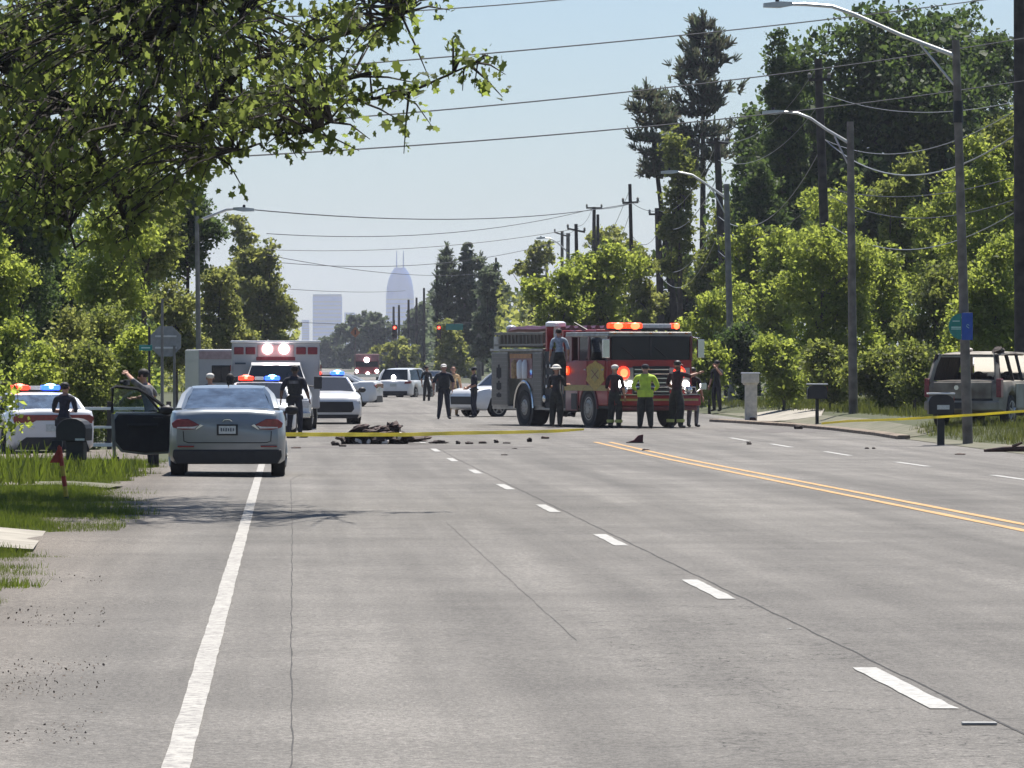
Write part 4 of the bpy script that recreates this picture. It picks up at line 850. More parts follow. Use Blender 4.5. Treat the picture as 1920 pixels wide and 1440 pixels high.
# --- far fire engine coming head on
fe = thing('fire_engine', 'distant maroon fire engine head on with a white lamp, far down the road', 'fire engine', ((687 - 960) * 520 / F, 521, -.35), R(-90) + R(1))
MB().box((-3, 0, 1.75), (6, 2.3, 2.1)).build('cab', 'maroon', fe, bevel=.08); MB().box((.01, 0, 1.85), (.03, 2.1, .5)).build('windshield', 'glass', fe); MB().box((.1, 0, .8), (.3, 2.4, .3)).build('bumper', 'chrome', fe)
MB().box((.0, 0, 2.45), (.06, 2.2, .55)).build('front_panel', mat('pinkish_panel', (.26, .12, .13), .5), fe, bevel=.02)
MB().lathe([(.24, 0), (.2, .1)], (.03, .0, 2.25), 'X', 14).build('front_lamp', 'e_white', fe, smooth=True)
for s in (1, -1): MB().lathe([(.17, 0), (.15, .1)], (.03, s * .95, 1.2), 'X', 12).build('headlight', 'e_white', fe, smooth=True); wheel(fe, -1.2, s, .5, .3); wheel(fe, -4.6, s, .5, .3)
MB().lathe([(.17, 0), (.15, .1)], (.03, .1, .95), 'X', 12).build('headlight', 'e_white', fe, smooth=True)

# --- the big red fire engine
al = R(21.7); fz = R(-90) + al; c0 = Vector(((1140 - 960) * 158.3 / F, 158.3, .0)); W2 = 1.30
ca, sa = math.cos(fz), math.sin(fz); lx, ly = 4.4, -W2
ft = thing('fire_engine', 'big red fire engine with gold stripe standing across the road, lamps flashing', 'fire engine', (c0.x - (ca * lx - sa * ly), c0.y - (sa * lx + ca * ly), 0.0), fz)
# cab shell as separate walls so the side window stays open to see through
MB().box((2.8, 0, 1.27), (3.2, 2.6, 1.30)).build('cab', 'red', ft, bevel=.06)
MB().prism([(-1.3, 0.55), (-1.3, .62), (1.3, .62), (1.3, .55)], 2.3, 4.4, 'X').build('cab_floor', 'black', ft)
MB().box((2.8, 0, 2.685), (3.26, 2.56, .07)).box((2.8, 0, 2.62), (3.2, 2.6, .08)).build('cab_roof', 'alu', ft, bevel=.03)
pb = MB()
for s in (1, -1):
    pb.box((4.36, s * 1.27, 2.25), (.10, .07, .72)); pb.box((1.45, s * 1.265, 2.25), (.50, .07, .72)); pb.box((2.95, s * 1.27, 2.25), (.12, .06, .72)); pb.box((2.18, s * 1.265, 2.25), (.10, .06, .72))
pb.box((1.24, 0, 2.25), (.08, 2.5, .72)); pb.build('cab_pillar', 'maroon', ft, bevel=.01)
MB().box((4.41, 0, 2.255), (.03, 2.38, .68)).build('windshield', 'glass', ft, bevel=.01)
MB().box((4.425, .0, 2.255), (.02, .05, .68)).build('windshield_divider', 'black', ft)
for k in range(2): MB().tube([(4.45, -.5 + k * 1.0, 1.98), (4.45, -.9 + k * 1.0, 2.3)], .012, 4).build('wiper', 'black', ft)
for s in (1, -1):
    MB().box((3.62, s * 1.27, 2.26), (1.22, .012, .66)).build('side_window', 'cglass', ft); MB().box((2.56, s * 1.27, 2.26), (.64, .012, .66)).build('side_window', 'glass', ft)
MB().box((3.6, -1.312, 1.48), (1.25, .02, .86)).build('door', 'red', ft, bevel=.012)
MB().box((2.45, -1.312, 1.48), (.85, .02, .86)).build('door', 'red', ft, bevel=.012)
MB().box((4.10, -1.335, 1.65), (.16, .03, .04)).box((2.80, -1.335, 1.65), (.16, .03, .04)).build('door_handle', 'chrome', ft)
MB().box((2.8, -1.33, 1.13), (3.15, .015, .16)).build('gold_stripe', 'goldstripe', ft)
MB().box((2.8, 1.31, 1.13), (3.15, .015, .16)).build('gold_stripe', 'goldstripe', ft)
em = [(-.30, .22), (-.20, .30), (-.08, .34), (0, .42), (.08, .34), (.20, .30), (.30, .22), (.27, .0), (.31, -.16), (.18, -.28), (0, -.46), (-.18, -.28), (-.31, -.16), (-.27, 0)]
e_ = MB().prism([(3.55 + x * 2.2, 1.50 + z) for x, z in em], -1.342, -1.325, 'Y').build('gold_emblem', 'gold', ft)
MB().prism([(3.55 + x * 1.1, 1.52 + z * .5) for x, z in em], -1.350, -1.343, 'Y').build('emblem_center', 'goldstripe', e_)
MB().tube([(3.30, -1.352, 1.40), (3.80, -1.352, 1.64)], .012, 4).build('emblem_mark', 'maroon', e_); MB().tube([(3.80, -1.352, 1.40), (3.30, -1.352, 1.64)], .012, 4).build('emblem_mark', 'maroon', e_)
MB().lathe([(.13, 0), (.12, -.04)], (1.42, -1.31, 1.62), 'Y', 14).build('side_lamp', 'e_orange', ft, smooth=True); MB().ball((1.42, -1.36, 1.62), .07).build('bulb', 'e_hot', ft, smooth=True)
MB().box((1.75, -1.315, .78), (.9, .03, .62)).build('step_box', 'maroon', ft, bevel=.01); MB().box((1.95, -1.335, .74), (.40, .02, .46)).build('step_well', 'black', ft, bevel=.01)
# front
MB().box((4.42, 0, 1.42), (.06, 2.5, 1.02)).build('front_panel', 'red', ft, bevel=.02)
MB().box((4.46, 0, 1.35), (.05, 1.15, .80)).build('grille', 'black', ft, bevel=.02)
for k in range(6): MB().box((4.495, 0, 1.03 + k * .125), (.02, 1.05, .03)).build('grille_bar', 'chrome', ft)
for y in (-.86, .86):
    MB().box((4.46, y, 1.40), (.05, .66, .62)).build('lamp_bezel', 'alu', ft, bevel=.02)
    MB().lathe([(.19, 0), (.18, .04)], (4.48, y, 1.56), 'X', 16).build('flashing_lamp', 'e_red', ft, smooth=True); MB().ball((4.52, y, 1.56), (.06, .12, .12)).build('bulb', 'e_hot', ft, smooth=True)
    MB().lathe([(.14, 0), (.13, .05)], (4.48, y - .10, 1.25), 'X', 16).build('headlight', 'e_white', ft, smooth=True); MB().lathe([(.10, 0), (.09, .05)], (4.48, y + .20, 1.24), 'X', 16).build('headlight', 'e_white', ft, smooth=True)
MB().box((4.72, 0, .78), (.62, 2.62, .30), tx=.95).build('front_bumper', 'red', ft, bevel=.05)
MB().box((4.72, 0, .945), (.64, 2.56, .025)).build('bumper_plate', 'alu', ft); MB().box((4.74, 0, .56), (.5, 2.4, .12)).build('bumper_skirt', 'maroon', ft, bevel=.03)
MB().box((5.04, 0, .80), (.02, 2.4, .06)).build('bumper_stripe', 'goldstripe', ft)
for y in (-1.0, 1.0): MB().ball((4.80, y, 1.08), (.12, .13, .13)).build('siren', 'chrome', ft, smooth=True)
MB().tube([(4.95, -1.2, .97), (5.05, -1.1, 1.16), (5.08, 0, 1.18), (5.05, 1.1, 1.16), (4.95, 1.2, .97)], .02, 6).build('bumper_rail', 'chrome', ft, smooth=True)
for s in (1, -1):
    b = MB().box((4.62, s * 1.46, 2.25), (.10, .20, .52)); b.tube([(4.40, s * 1.28, 2.58), (4.60, s * 1.44, 2.55)], .02, 5); b.build('mirror', 'chrome', ft, bevel=.03)
    if s > 0: b = MB().box((4.95, s * 1.40, 1.18), (.06, .18, .18)); b.tube([(4.7, s * 1.28, 1.0), (4.93, s * 1.38, 1.15)], .015, 5); b.build('corner_mirror', 'chrome', ft, bevel=.02)
# roof light bar
lb = MB().box((3.85, 0, 2.80), (.30, 2.2, .05)).box((3.85, -.8, 2.74), (.1, .08, .08)).box((3.85, .8, 2.74), (.1, .08, .08)).build('light_bar', 'black', ft, bevel=.01)
MB().box((3.85, .35, 2.89), (.28, 1.0, .13)).build('clear_section', 'whitelens', lb, bevel=.03)
for y in (-.82, -.30): MB().box((3.85, y, 2.89), (.32, .48, .18)).build('lamp', 'e_orange', lb, bevel=.05); MB().ball((4.0, y, 2.89), (.09, .15, .10)).build('bulb', 'e_hot', lb, smooth=True)
MB().box((3.85, .98, 2.89), (.32, .22, .17)).build('lamp', 'e_orange', lb, bevel=.05); MB().ball((4.0, .98, 2.89), (.08, .09, .09)).build('bulb', 'e_hot', lb, smooth=True)
for y in (-1.1, -.6, 0, .6, 1.1): MB().box((4.42, y, 2.68), (.05, .08, .04)).build('marker_lamp', 'amberlens', ft)
# pump panel
MB().box((.35, 0, 1.30), (1.65, 2.5, 1.75)).build('pump_panel', 'black', ft, bevel=.02)
for i in range(12):
    MB().lathe([(.055, 0), (.055, -.03), (.02, -.035)], (-.3 + (i % 4) * .28, -1.25, 1.15 + (i // 4) * .30), 'Y', 10).build('gauge', 'chrome' if i % 3 == 0 else 'alu', ft, smooth=True)
for x, z in ((-.25, .80), (.35, .72), (.75, .85)): MB().lathe([(.11, 0), (.11, -.12), (.08, -.14)], (x, -1.25, z), 'Y', 14).build('hose_outlet', 'chrome', ft, smooth=True)
MB().box((.35, 0, .50), (1.7, 2.62, .06)).build('running_board', 'alu', ft, bevel=.01)
MB().box((.78, -.6, 2.45), (.10, 1.2, .62)).box((.3, .9, 2.45), (1.2, .10, .62)).build('crosslay_wall', 'red', ft)
MB().box((-.45, -1.12, 2.45), (.14, .20, .95)).build('panel_column', 'red', ft, bevel=.02)
dm = MB().lathe([(.06, 0), (.06, .30), (.30, .32), (.30, .42), (.22, .47)], (-.38, -.95, 2.58), 'Z', 16).build('deck_light', 'white', ft, smooth=True)
# body with compartments
MB().box((-2.6, .1, 1.40), (4.1, 2.30, 1.62)).build('rear_body', 'alu', ft, bevel=.02)
MB().box((-2.6, 0, 2.22), (4.2, 2.62, .07)).build('body_top', 'alu', ft, bevel=.01)
def shutter(x0, x1, z0, z1, m_='tread'):
    n = max(3, int((z1 - z0) / .11)); d_ = MB().box(((x0 + x1) / 2, -1.275, (z0 + z1) / 2), (x1 - x0 + .06, .05, z1 - z0 + .06)).build('compartment', 'alu', ft, bevel=.008)
    for k in range(n): MB().box(((x0 + x1) / 2, -1.305, z0 + (k + .5) * (z1 - z0) / n), (x1 - x0, .02, (z1 - z0) / n - .005)).build('slat', m_, d_)
shutter(-4.55, -3.30, .60, 2.12)
for z_, h_ in ((1.55, .30), (1.15, .20), (.88, .10)): MB().box((-3.95, -1.318, z_), (.38, .006, h_)).box((-3.95, -1.319, z_ + h_ * .1), (.14, .007, h_ * 1.4)).build('door_mark', 'darkint', ft, bevel=.004)
shutter(-1.28, -.62, .60, 2.12)
MB().box((-2.28, -1.26, 1.75), (1.75, .04, .72)).build('open_compartment', 'maroon', ft)
MB().box((-2.28, -1.275, 2.04), (1.7, .05, .13)).build('compartment_lamp_strip', mat('amber_strip', (.38, .17, .05), .5), ft)
for x in (-2.75, -2.3, -1.9): MB().lathe([(.10, 0), (.12, .1), (.12, .45), (.06, .55)], (x, -1.28, 1.38), 'Z', 10).build('air_bottle', 'tan' if x < -2.5 else 'white', ft, smooth=True)
arc = [( -1.95 + .74 * math.cos(a), -1.31, .52 + .78 * math.sin(a)) for a in [math.pi * k / 12 for k in range(13)]]
MB().tube(arc, .05, 6).build('wheel_arch', 'chrome', ft, smooth=True)
MB().lathe([(.68, 0), (.68, -.03)], (-1.95, -1.262, .56), 'Y', 28).build('wheel_well', 'black', ft)
MB().box((-2.6, 0, .52), (4.1, 2.5, .10)).build('body_skirt', 'alu', ft, bevel=.01)
for s in (1, -1):
    for x, wd in ((3.0, .32), (-1.95, .62)):
        wheel(ft, x, s * (1.30 - wd / 2 + .02), .54, wd, .62, True, rim='alu')
MB().lathe([(.64, 0), (.64, -.02)], (3.0, -1.292, .62), 'Y', 28).build('wheel_well', 'black', ft)
arc = [(3.0 + .66 * math.cos(a), -1.31, .54 + .66 * math.sin(a)) for a in [math.pi * k / 12 for k in range(13)]]; MB().tube(arc, .03, 6).build('wheel_arch', 'maroon', ft, smooth=True)
MB().box((-.4, 0, .72), (9.0, 1.5, .35)).box((3.0, 0, .54), (.2, 2.2, .2)).box((-1.95, 0, .54), (.25, 2.0, .25)).build('chassis', 'black', ft)
for x in (.4, 1.0): MB().tube([(x, -.9, .6), (x + .05, -1.0, .30)], .07, 6).build('drain_pipe', 'black', ft)
# ladder rack with its ladders, hose bed
rk = MB(); rk.box((-2.55, -1.22, 2.70), (3.9, .07, .08)).box((-2.55, -1.22, 2.36), (3.9, .07, .07)); rr = rk.build('ladder', 'tread', ft, bevel=.01)
for k in range(13): MB().box((-4.35 + k * .30, -1.21, 2.53), (.05, .05, .30)).build('rung', 'tread', rr)
MB().box((-2.6, -1.05, 2.50), (3.8, .04, .42)).build('hose_bed_wall', mat('dull_hose_wall', (.10, .085, .075), .7), ft)
MB().box((-2.6, 1.15, 2.50), (3.9, .06, .46)).build('hose_bed_wall', 'maroon', ft)
MB().box((-4.35, -1.20, 2.42), (.42, .10, .40)).build('rear_rack', 'alu', ft, bevel=.02)
hb = MB()
for k in range(7): hb.tube([(-4.3, -.85 + k * .27, 2.78), (-3.4, -.85 + k * .27, 2.84 + .03 * (k % 2)), (-2, -.85 + k * .27, 2.82), (-.7, -.85 + k * .27, 2.86)], .09, 6)
hb.build('folded_hose', 'maroon', ft, smooth=True)
MB().box((.5, 0, 2.70), (1.4, 1.9, .16)).box((1.6, 0, 2.76), (1.0, 1.4, .08)).build('roof_deck', 'red', ft, bevel=.03)
MB().ball((-4.25, -.8, 2.87), (.16, .16, .10)).build('rear_beacon', 'whitelens', ft, smooth=True)
MB().tube([(1.3, -.6, 2.75), (.9, -.9, 3.0)], .03, 5).build('deck_pipe', 'black', ft)
for x in (.95, 1.15): MB().tube([(x, -1.33, .95), (x, -1.36, 1.6), (x, -1.33, 2.3)], .018, 6).build('grab_rail', 'chrome', ft, smooth=True)

# --- wrecked champagne off-roader on the right verge
ws = dict(L=5.0, W=1.98, H=1.90, gc=.34, r=.40, ra=.46, xf=1.5, xr=-1.5, nose=.05, shoulder=.07, top=[(-2.5, 1.10), (-2.42, 1.16), (-1.2, 1.18), (.6, 1.17), (1.1, 1.18), (2.1, 1.12), (2.4, 1.05), (2.5, .9)], gh=dict(x=(1.1, .55, -2.10, -2.42), yb=.90, yt=.74, zr=1.86, b=-.35))
pw = on(1806, 139); rw = R(90) - R(22)
wk = thing('wrecked_car', 'burnt champagne off-roader with blown out windows on the right verge', 'wrecked car', (pw.x + math.sin(R(22)) * 2.45, pw.y + math.cos(R(22)) * 2.45, pw.z - .02), rw)
bb = MB()
L2 = 2.5
bb = carbody(ws); bb.build('body', 'champ', wk, smooth=True, angle=45)
greenhouse(wk, ws, 'champ', 'glass', cut=('windshield', 'rear', 'side'))
MB().box((0, 0, 1.17), (3.6, 1.6, .04)).build('charred_floor', 'burnt', wk)
MB().quad((1.06, -.80, 1.22), (1.06, .80, 1.22), (.58, .66, 1.80), (.58, -.66, 1.80), .01).build('shattered_windshield', 'shatter', wk)
for y in (-.42, .42): MB().box((.15, y, 1.22), (.16, .46, .24), ry=R(-10)).ball((.05, y * .9, 1.33), (.05, .12, .06)).build('seat', 'burnt', wk, bevel=.04)
rgd = MB()
for k in range(9): rgd.ball((-.9 + .1 * (k % 3), -.7 + k * .17, 1.22), (.12, .12, .06 + .05 * ((k * 7) % 3)), 6, 5)
rgd.build('charred_rubble', 'burnt', wk)
MB().box((-2.51, 0, .92), (.03, 1.5, .40)).build('tailgate', 'champ', wk, bevel=.02); MB().box((-2.53, 0, .97), (.02, .40, .17)).build('tailgate_recess', 'champ', wk, bevel=.02)
MB().box((-2.50, 0, .695), (.03, 1.56, .05)).build('tailgate_gap', 'black', wk); MB().box((-2.56, 0, .54), (.16, 1.94, .24)).build('rear_bumper', 'champ', wk, bevel=.05)
MB().box((-2.65, -.0, .545), (.02, .34, .15)).build('plate_recess', 'black', wk); MB().lathe([(.07, 0), (.06, -.02)], (-2.525, .15, .99), 'X', 12).build('badge', 'chrome', wk)
for s in (1, -1): MB().box((-2.40, s * .93, .98), (.22, .13, .46)).build('tail_light', 'redlens2', wk, bevel=.02)
wheels(wk, ws)
for s in (1, -1): MB().tube([(-1.2, s * .90, 1.15), (-1.25, s * .74, 1.80)], .05, 5).build('burnt_pillar', 'burnt', wk); MB().tube([(-2.38, s * .9, 1.12), (-2.15, s * .77, 1.80)], .06, 5).build('burnt_pillar', 'burnt', wk)
MB().box((-1.2, .80, 1.48), (1.9, .04, .62), rx=R(12)).build('dark_lining', 'burnt', wk)  # panel added inside the far side windows to darken the cabin
MB().box((-.8, 0, 1.80), (2.6, 1.3, .03)).build('charred_headliner', 'burnt', wk)
MB().box((-.75, -.995, .78), (1.0, .02, .62)).build('rear_door', 'champ', wk, bevel=.02)
MB().box((.55, -.995, .74), (1.15, .02, .74)).build('burnt_front_door', 'burnt', wk, bevel=.02)
hd = MB(); hd.loft([[(1.0 + k * .16, -.95 - .05 * math.sin(k), 1.30 + .50 * math.sin(.35 + k * .42)), (1.0 + k * .16, .9, 1.40 + .36 * math.sin(.5 + k * .4)), (1.03 + k * .16, .9, 1.36 + .36 * math.sin(.5 + k * .4)), (1.03 + k * .16, -.95 - .05 * math.sin(k), 1.26 + .50 * math.sin(.35 + k * .42))] for k in range(7)])
hd.build('buckled_hood', 'white', wk, smooth=True, angle=60)
MB().box((1.55, -1.02, 1.30), (.9, .03, .80), rz=R(-12), rx=R(-16)).build('bent_fender', 'white', wk, bevel=.02)
rr2 = MB()
for s in (1, -1): rr2.tube([(-1.9, s * .66, 1.90), (.4, s * .66, 1.93)], .022, 5)
chunk_ = MB().ball((0, 0, 0), (.35, .12, .09), 9, 6); chunk_.v = [(x + .05 * math.sin(9 * y + z * 20), y + .04 * math.sin(x * 14), z + .04 * math.sin(x * 23)) for x, y, z in chunk_.v]; chunk_.build('mangled_trim', 'burnt', wk).location = (-1.5, -.62, 1.91)
MB().ball((-1.1, .25, 1.93), (.10, .08, .05)).build('roof_lump', 'scrapw', wk)
# ------------------------------------------------------------------ people (one skinned body each; local: facing -Y, z up)
def person(label, loc, rz, h=1.78, lean=0, elb=None, wri=None, knee=None, ank=None, top='navy', legs='navy', shoes='black', skin='skin', sleeve='short', head='hair', bulk=1.0, legw=None, turn=0, extras=(), group=None, lean_side=0):
    t = thing('person', label, 'person', loc, R(rz), group); t.scale = (h / 1.78,) * 3
    LX = lambda v: Vector(v)
    J = dict(pelvis=LX((0, 0, .95)), spine=LX((0, 0, 1.12)), chest=LX((0, -.01, 1.31)), up=LX((0, 0, 1.44)), neck=LX((0, -.005, 1.52)), jaw=LX((0, -.025, 1.60)), skull=LX((0, -.005, 1.68)), crown=LX((0, .0, 1.755)))
    el = elb or [(.27, .03, 1.15), (-.27, .03, 1.15)]; wr = wri or [(.29, -.06, .90), (-.29, -.06, .90)]
    kn = knee or [(.12, -.03, .50), (-.12, -.03, .50)]; an = ank or [(.13, .02, .085), (-.13, .02, .085)]
    rot = Matrix.Translation((0, 0, .95)) @ Matrix.Rotation(R(lean), 4, 'X') @ Matrix.Rotation(R(lean_side), 4, 'Y') @ Matrix.Translation((0, 0, -.95))
    for k in ('spine', 'chest', 'up', 'neck', 'jaw', 'skull', 'crown'): J[k] = rot @ J[k]
    legw = legw or (1.55 if legs == 'turnout' else 1.18); V = []; E = []; Rr = []; part = []
    def v(p, r, q): V.append(tuple(p)); Rr.append(r); part.append(q); return len(V) - 1
    b_ = bulk
    ip_ = v(J['pelvis'], .145 * b_, 'legs'); isp = v(J['spine'], .135 * b_, 'top'); ic = v(J['chest'], .150 * b_, 'top'); iu = v(J['up'], .115 * b_, 'top'); inn = v(J['neck'], .058, 'skin'); ij = v(J['jaw'], .072, 'skin'); isk = v(J['skull'], .092, 'head'); icr = v(J['crown'], .060, 'head')
    E += [(ip_, isp), (isp, ic), (ic, iu), (iu, inn), (inn, ij), (ij, isk), (isk, icr)]
    hands = []
    for k, s in enumerate((1, -1)):
        sh = rot @ Vector((s * .20 * (.6 + .4 * b_), .0, 1.42)); a = v(sh, .072 * b_, 'top'); e = v(el[k], .050 * b_ * 1.02, 'top'); mid = Vector(el[k]).lerp(Vector(wr[k]), .15); m_ = v(mid, .047 * b_, 'top' if sleeve == 'long' else 'skin'); wv = v(wr[k], .034, 'skin' if sleeve == 'short' else 'top')
        E += [(iu, a), (a, e), (e, m_), (m_, wv)]; hands.append((Vector(wr[k]), (Vector(wr[k]) - Vector(el[k])).normalized(), s))
        hp = v((s * .095, 0, .90), .100 * b_ * (.5 + .5 * legw), 'legs'); kv = v(kn[k], .070 * (.5 + .5 * b_) * legw, 'legs'); cv = v(Vector(kn[k]).lerp(Vector(an[k]), .4) + Vector((0, .015, 0)), .062 * legw, 'legs'); av = v(an[k], .052 * legw, 'legs' ); hl = v(Vector(an[k]) + Vector((0, .03, -.035)), .048, 'shoes'); tv = v(Vector(an[k]) + Vector((s * .03, -.17, -.045)), .040, 'shoes')
        E += [(ip_, hp), (hp, kv), (kv, cv), (cv, av), (av, hl), (hl, tv)]
    me = bpy.data.meshes.new('skeleton'); me.from_pydata(V, E, []); o = bpy.data.objects.new('skeleton', me); col.objects.link(o)
    sk = o.modifiers.new('skin', 'SKIN'); sk.branch_smoothing = .6
    for i, r_ in enumerate(Rr): me.skin_vertices[0].data[i].radius = (r_, r_)
    me.skin_vertices[0].data[0].use_root = True
    ss = o.modifiers.new('sub', 'SUBSURF'); ss.levels = 1; ss.render_levels = 1
    dg = bpy.context.evaluated_depsgraph_get(); bm_me = bpy.data.meshes.new_from_object(o.evaluated_get(dg)); bpy.data.objects.remove(o)
    b = MB(); b.v = [tuple(q.co) for q in bm_me.vertices]; b.f = [tuple(q.vertices) for q in bm_me.polygons]; nb_ = len(b.f)
    order = ['top', 'legs', 'shoes', 'skin', 'head', 'eye']; Va = np.array(V); cls = []
    ee = np.array([(Va[i], Va[j]) for i, j in E]); pl_ = [(part[i], part[j]) for i, j in E]
    for f in b.f:
        c = np.mean([b.v[i] for i in f], 0); A = ee[:, 0]; D = ee[:, 1] - A; tt = np.clip(((c - A) * D).sum(1) / (D * D).sum(1), 0, 1); di = np.linalg.norm(A + D * tt[:, None] - c, axis=1); k = int(di.argmin()); q = pl_[k][1] if tt[k] > (.35 if pl_[k][1] in ('skin', 'shoes') else .5) else pl_[k][0]
        cls.append(order.index(q))
    bpy.data.meshes.remove(bm_me)
    # face: nose, brow, eyes, ears ; hands: palm, four unequal fingers, thumb
    def addp(fn, k):
        n0 = len(b.f); fn(); cls.extend([order.index(k)] * (len(b.f) - n0))
    hr = rot @ Matrix.Translation((0, 0, 1.65)) @ Matrix.Rotation(R(turn), 4, 'Z')
    def hp_(x, y, z): return tuple(hr @ Vector((x, y, z)))
    addp(lambda: b.add([hp_(-.018, -.088, -.035), hp_(.018, -.088, -.035), hp_(0, -.125, -.03), hp_(0, -.09, .025)], [(0, 1, 2), (0, 2, 3), (1, 3, 2), (0, 3, 1)]), 'skin')
    for s in (1, -1):
        addp(lambda: b.ball(hp_(s * .034, -.086, .018), (.012, .010, .008), 6, 5), 'eye'); addp(lambda: b.ball(hp_(s * .094, .005, -.005), (.014, .024, .034), 6, 5), 'skin')
    addp(lambda: b.ball(hp_(0, -.090, -.062), (.026, .008, .007), 6, 4), 'eye')
    for wp, dv, s in hands:
        side = dv.cross(Vector((0, 1, 0)));
        if side.length < .2: side = dv.cross(Vector((0, 0, 1)))
        side.normalize(); nrm = dv.cross(side).normalized(); p1 = wp + dv * .095; across = nrm
        addp(lambda: b.loft([[wp - across * .026 - side * .015, wp + across * .026 - side * .015, wp + across * .026 + side * .015, wp - across * .026 + side * .015], [p1 - across * .042 - side * .012, p1 + across * .042 - side * .012, p1 + across * .042 + side * .012, p1 - across * .042 + side * .012]]), 'skin')
        for q, ln in enumerate((.062, .078, .084, .072)):
            r0 = p1 + across * (-.032 + .0215 * q); k1 = r0 + dv * ln * .5; k2 = k1 + (dv * .75 - side * s * .55) * ln * .5; addp(lambda: b.tube([r0 - dv * .01, k1, k2], [.0095, .0088, .007], 5), 'skin')
        r0 = wp + dv * .03 + across * .03; addp(lambda: b.tube([r0, r0 + across * .03 + dv * .03, r0 + across * .04 + dv * .065 - side * s * .01], [.012, .010, .008], 5), 'skin')
    ob = b.build('body', [top, legs, shoes, skin, 'hair' if head in ('hair', 'cap', 'helmet') else skin, 'hair'], t, smooth=True, angle=0); ob.data.polygons.foreach_set('material_index', np.array(cls, np.int32)); ob.data.update()
    # head wear and kit as children
    if head in ('cap', 'capw', 'capd'):
        m_ = {'cap': 'navy', 'capw': 'capw', 'capd': 'black'}[head]
        c = MB().ball(hp_(0, .004, .055), (.104, .110, .075), 12, 8); c.loft([[hp_(-.07, -.08, .045), hp_(.07, -.08, .045), hp_(.07, -.08, .055), hp_(-.07, -.08, .055)], [hp_(-.05, -.175, .03), hp_(.05, -.175, .03), hp_(.05, -.175, .038), hp_(-.05, -.175, .038)]]); c.build('cap', m_, t, smooth=True)
    if head == 'hairlong': MB().ball(hp_(0, .025, .01), (.108, .105, .13), 12, 8).ball(hp_(0, .07, -.10), (.08, .05, .13), 10, 7).build('hair', 'hair', t, smooth=True)
    if head == 'hair': MB().ball(hp_(0, .018, .045), (.100, .104, .085), 12, 8).build('hair', 'hair', t, smooth=True)
    if head == 'helmet':
        c = MB().ball(hp_(0, 0, .07), (.125, .135, .09), 12, 8); c.lathe([(.17, 0), (.175, .012), (.12, .03)], hp_(0, .01, .035), 'Z', 18); c.build('helmet', 'capw', t, smooth=True)
    def ring(nm, z, r_, wd, m_, cx=0, ry=None):
        k = MB(); k.lathe([(r_, -wd / 2), (r_ + .006, 0), (r_, wd / 2)], (cx, 0, z), 'Z', 18)
        oo = k.build(nm, m_, t, smooth=True)
        if ry: oo.scale = (1, ry, 1)
        return oo
    if 'belt' in extras:
        ring('belt', .985, .158 * b_, .05, 'black'); MB().box((.17 * b_, 0, .90), (.05, .09, .17)).build('holster', 'black', t, bevel=.01); MB().box((-.15 * b_, -.06, .95), (.05, .07, .08)).build('radio', 'black', t, bevel=.01)
    if 'vest' in extras:
        k = MB()
        for z, r_ in ((1.06, .162), (1.18, .163), (1.32, .176), (1.42, .155)): pass
        k.lathe([(.158 * b_, 1.04), (.160 * b_, 1.16), (.172 * b_, 1.31), (.150 * b_, 1.41)], (0, 0, 0), 'Z', 20); oo = k.build('vest', 'vest', t, smooth=True)
        oo.matrix_local = rot
    if 'backpatch' in extras: oo = MB().box((0, .172 * b_, 1.345), (.24, .012, .075)).build('back_patch', 'greycloth', t); oo.matrix_local = rot
    if 'cuffs' in extras:
        for k in (0, 1): oo = MB().lathe([(.105, -.04), (.110, 0), (.105, .04)], (an[k][0], an[k][1], .20), 'Z', 14).build('trouser_band', 'limeref', t, smooth=True)
    if 'hem' in extras:
        oo = ring('jacket_hem', .965, .168 * b_, .20, 'hivis')
    if 'camera' in extras:
        c = (hands[0][0] + hands[1][0]) / 2 + Vector((0, -.10, .06)); MB().box(c, (.14, .08, .10)).lathe([(.04, 0), (.035, -.08)], (c.x, c.y - .04, c.z), 'Y', 12).build('camera', 'black', t, bevel=.01)
    return t
def at(px, py): p = G(px, py); return (p.x, p.y, p.z)
def atd(px, d, z): return ((px - 960) * d / F, d, z)
person('officer in dark navy uniform seen from behind walking beside the sedan', at(553, 816.5), 172, 1.80, elb=[(.33, .02, 1.16), (-.30, .04, 1.14)], wri=[(.37, -.05, .90), (-.34, -.12, .92)], ank=[(.15, .03, .085), (-.13, -.02, .085)], head='hair', skin='skin2', bulk=1.16, extras=('belt', 'vest', 'backpatch'))
person('officer in black standing with hands low near the first white car, pale cap', at(832, 786), 8, 1.80, elb=[(.32, .04, 1.17), (-.32, .04, 1.17)], wri=[(.27, -.10, .94), (-.33, -.06, .92)], ank=[(.17, .0, .085), (-.17, .0, .085)], head='capw', bulk=1.12, extras=('belt', 'vest'))
person('officer in black turned sideways beside the white car at the fire engine', at(889, 783), -75, 1.70, elb=[(.25, .02, 1.15), (-.25, .0, 1.15)], wri=[(.18, -.22, 1.05), (-.18, -.22, 1.05)], head='cap', bulk=1.0, extras=('belt',), ank=[(.10, .02, .085), (-.10, .0, .085)])
person('person in a tan jacket half hidden behind the pale capped officer', at(850, 781), 20, 1.72, top='tan', legs='tan', head='skin')
person('firefighter in burgundy shirt and dark trousers at the left of the engine front', at(1153, 803), 150, 1.80, top='burg', legs='turnout', head='capw', bulk=1.05, extras=('cuffs',), elb=[(.24, .05, 1.14), (-.25, -.02, 1.15)], wri=[(.20, -.16, 1.0), (-.28, -.05, .90)])
person('firefighter in a yellow green high visibility jacket seen from behind', at(1210, 803.5), 178, 1.82, lean=6, top='hivis', legs='turnout', sleeve='long', head='cap', bulk=1.30, extras=('hem',), elb=[(.34, -.06, 1.16), (-.34, -.06, 1.16)], wri=[(.26, -.26, 1.05), (-.26, -.26, 1.05)], ank=[(.15, .02, .085), (-.15, .02, .085)])
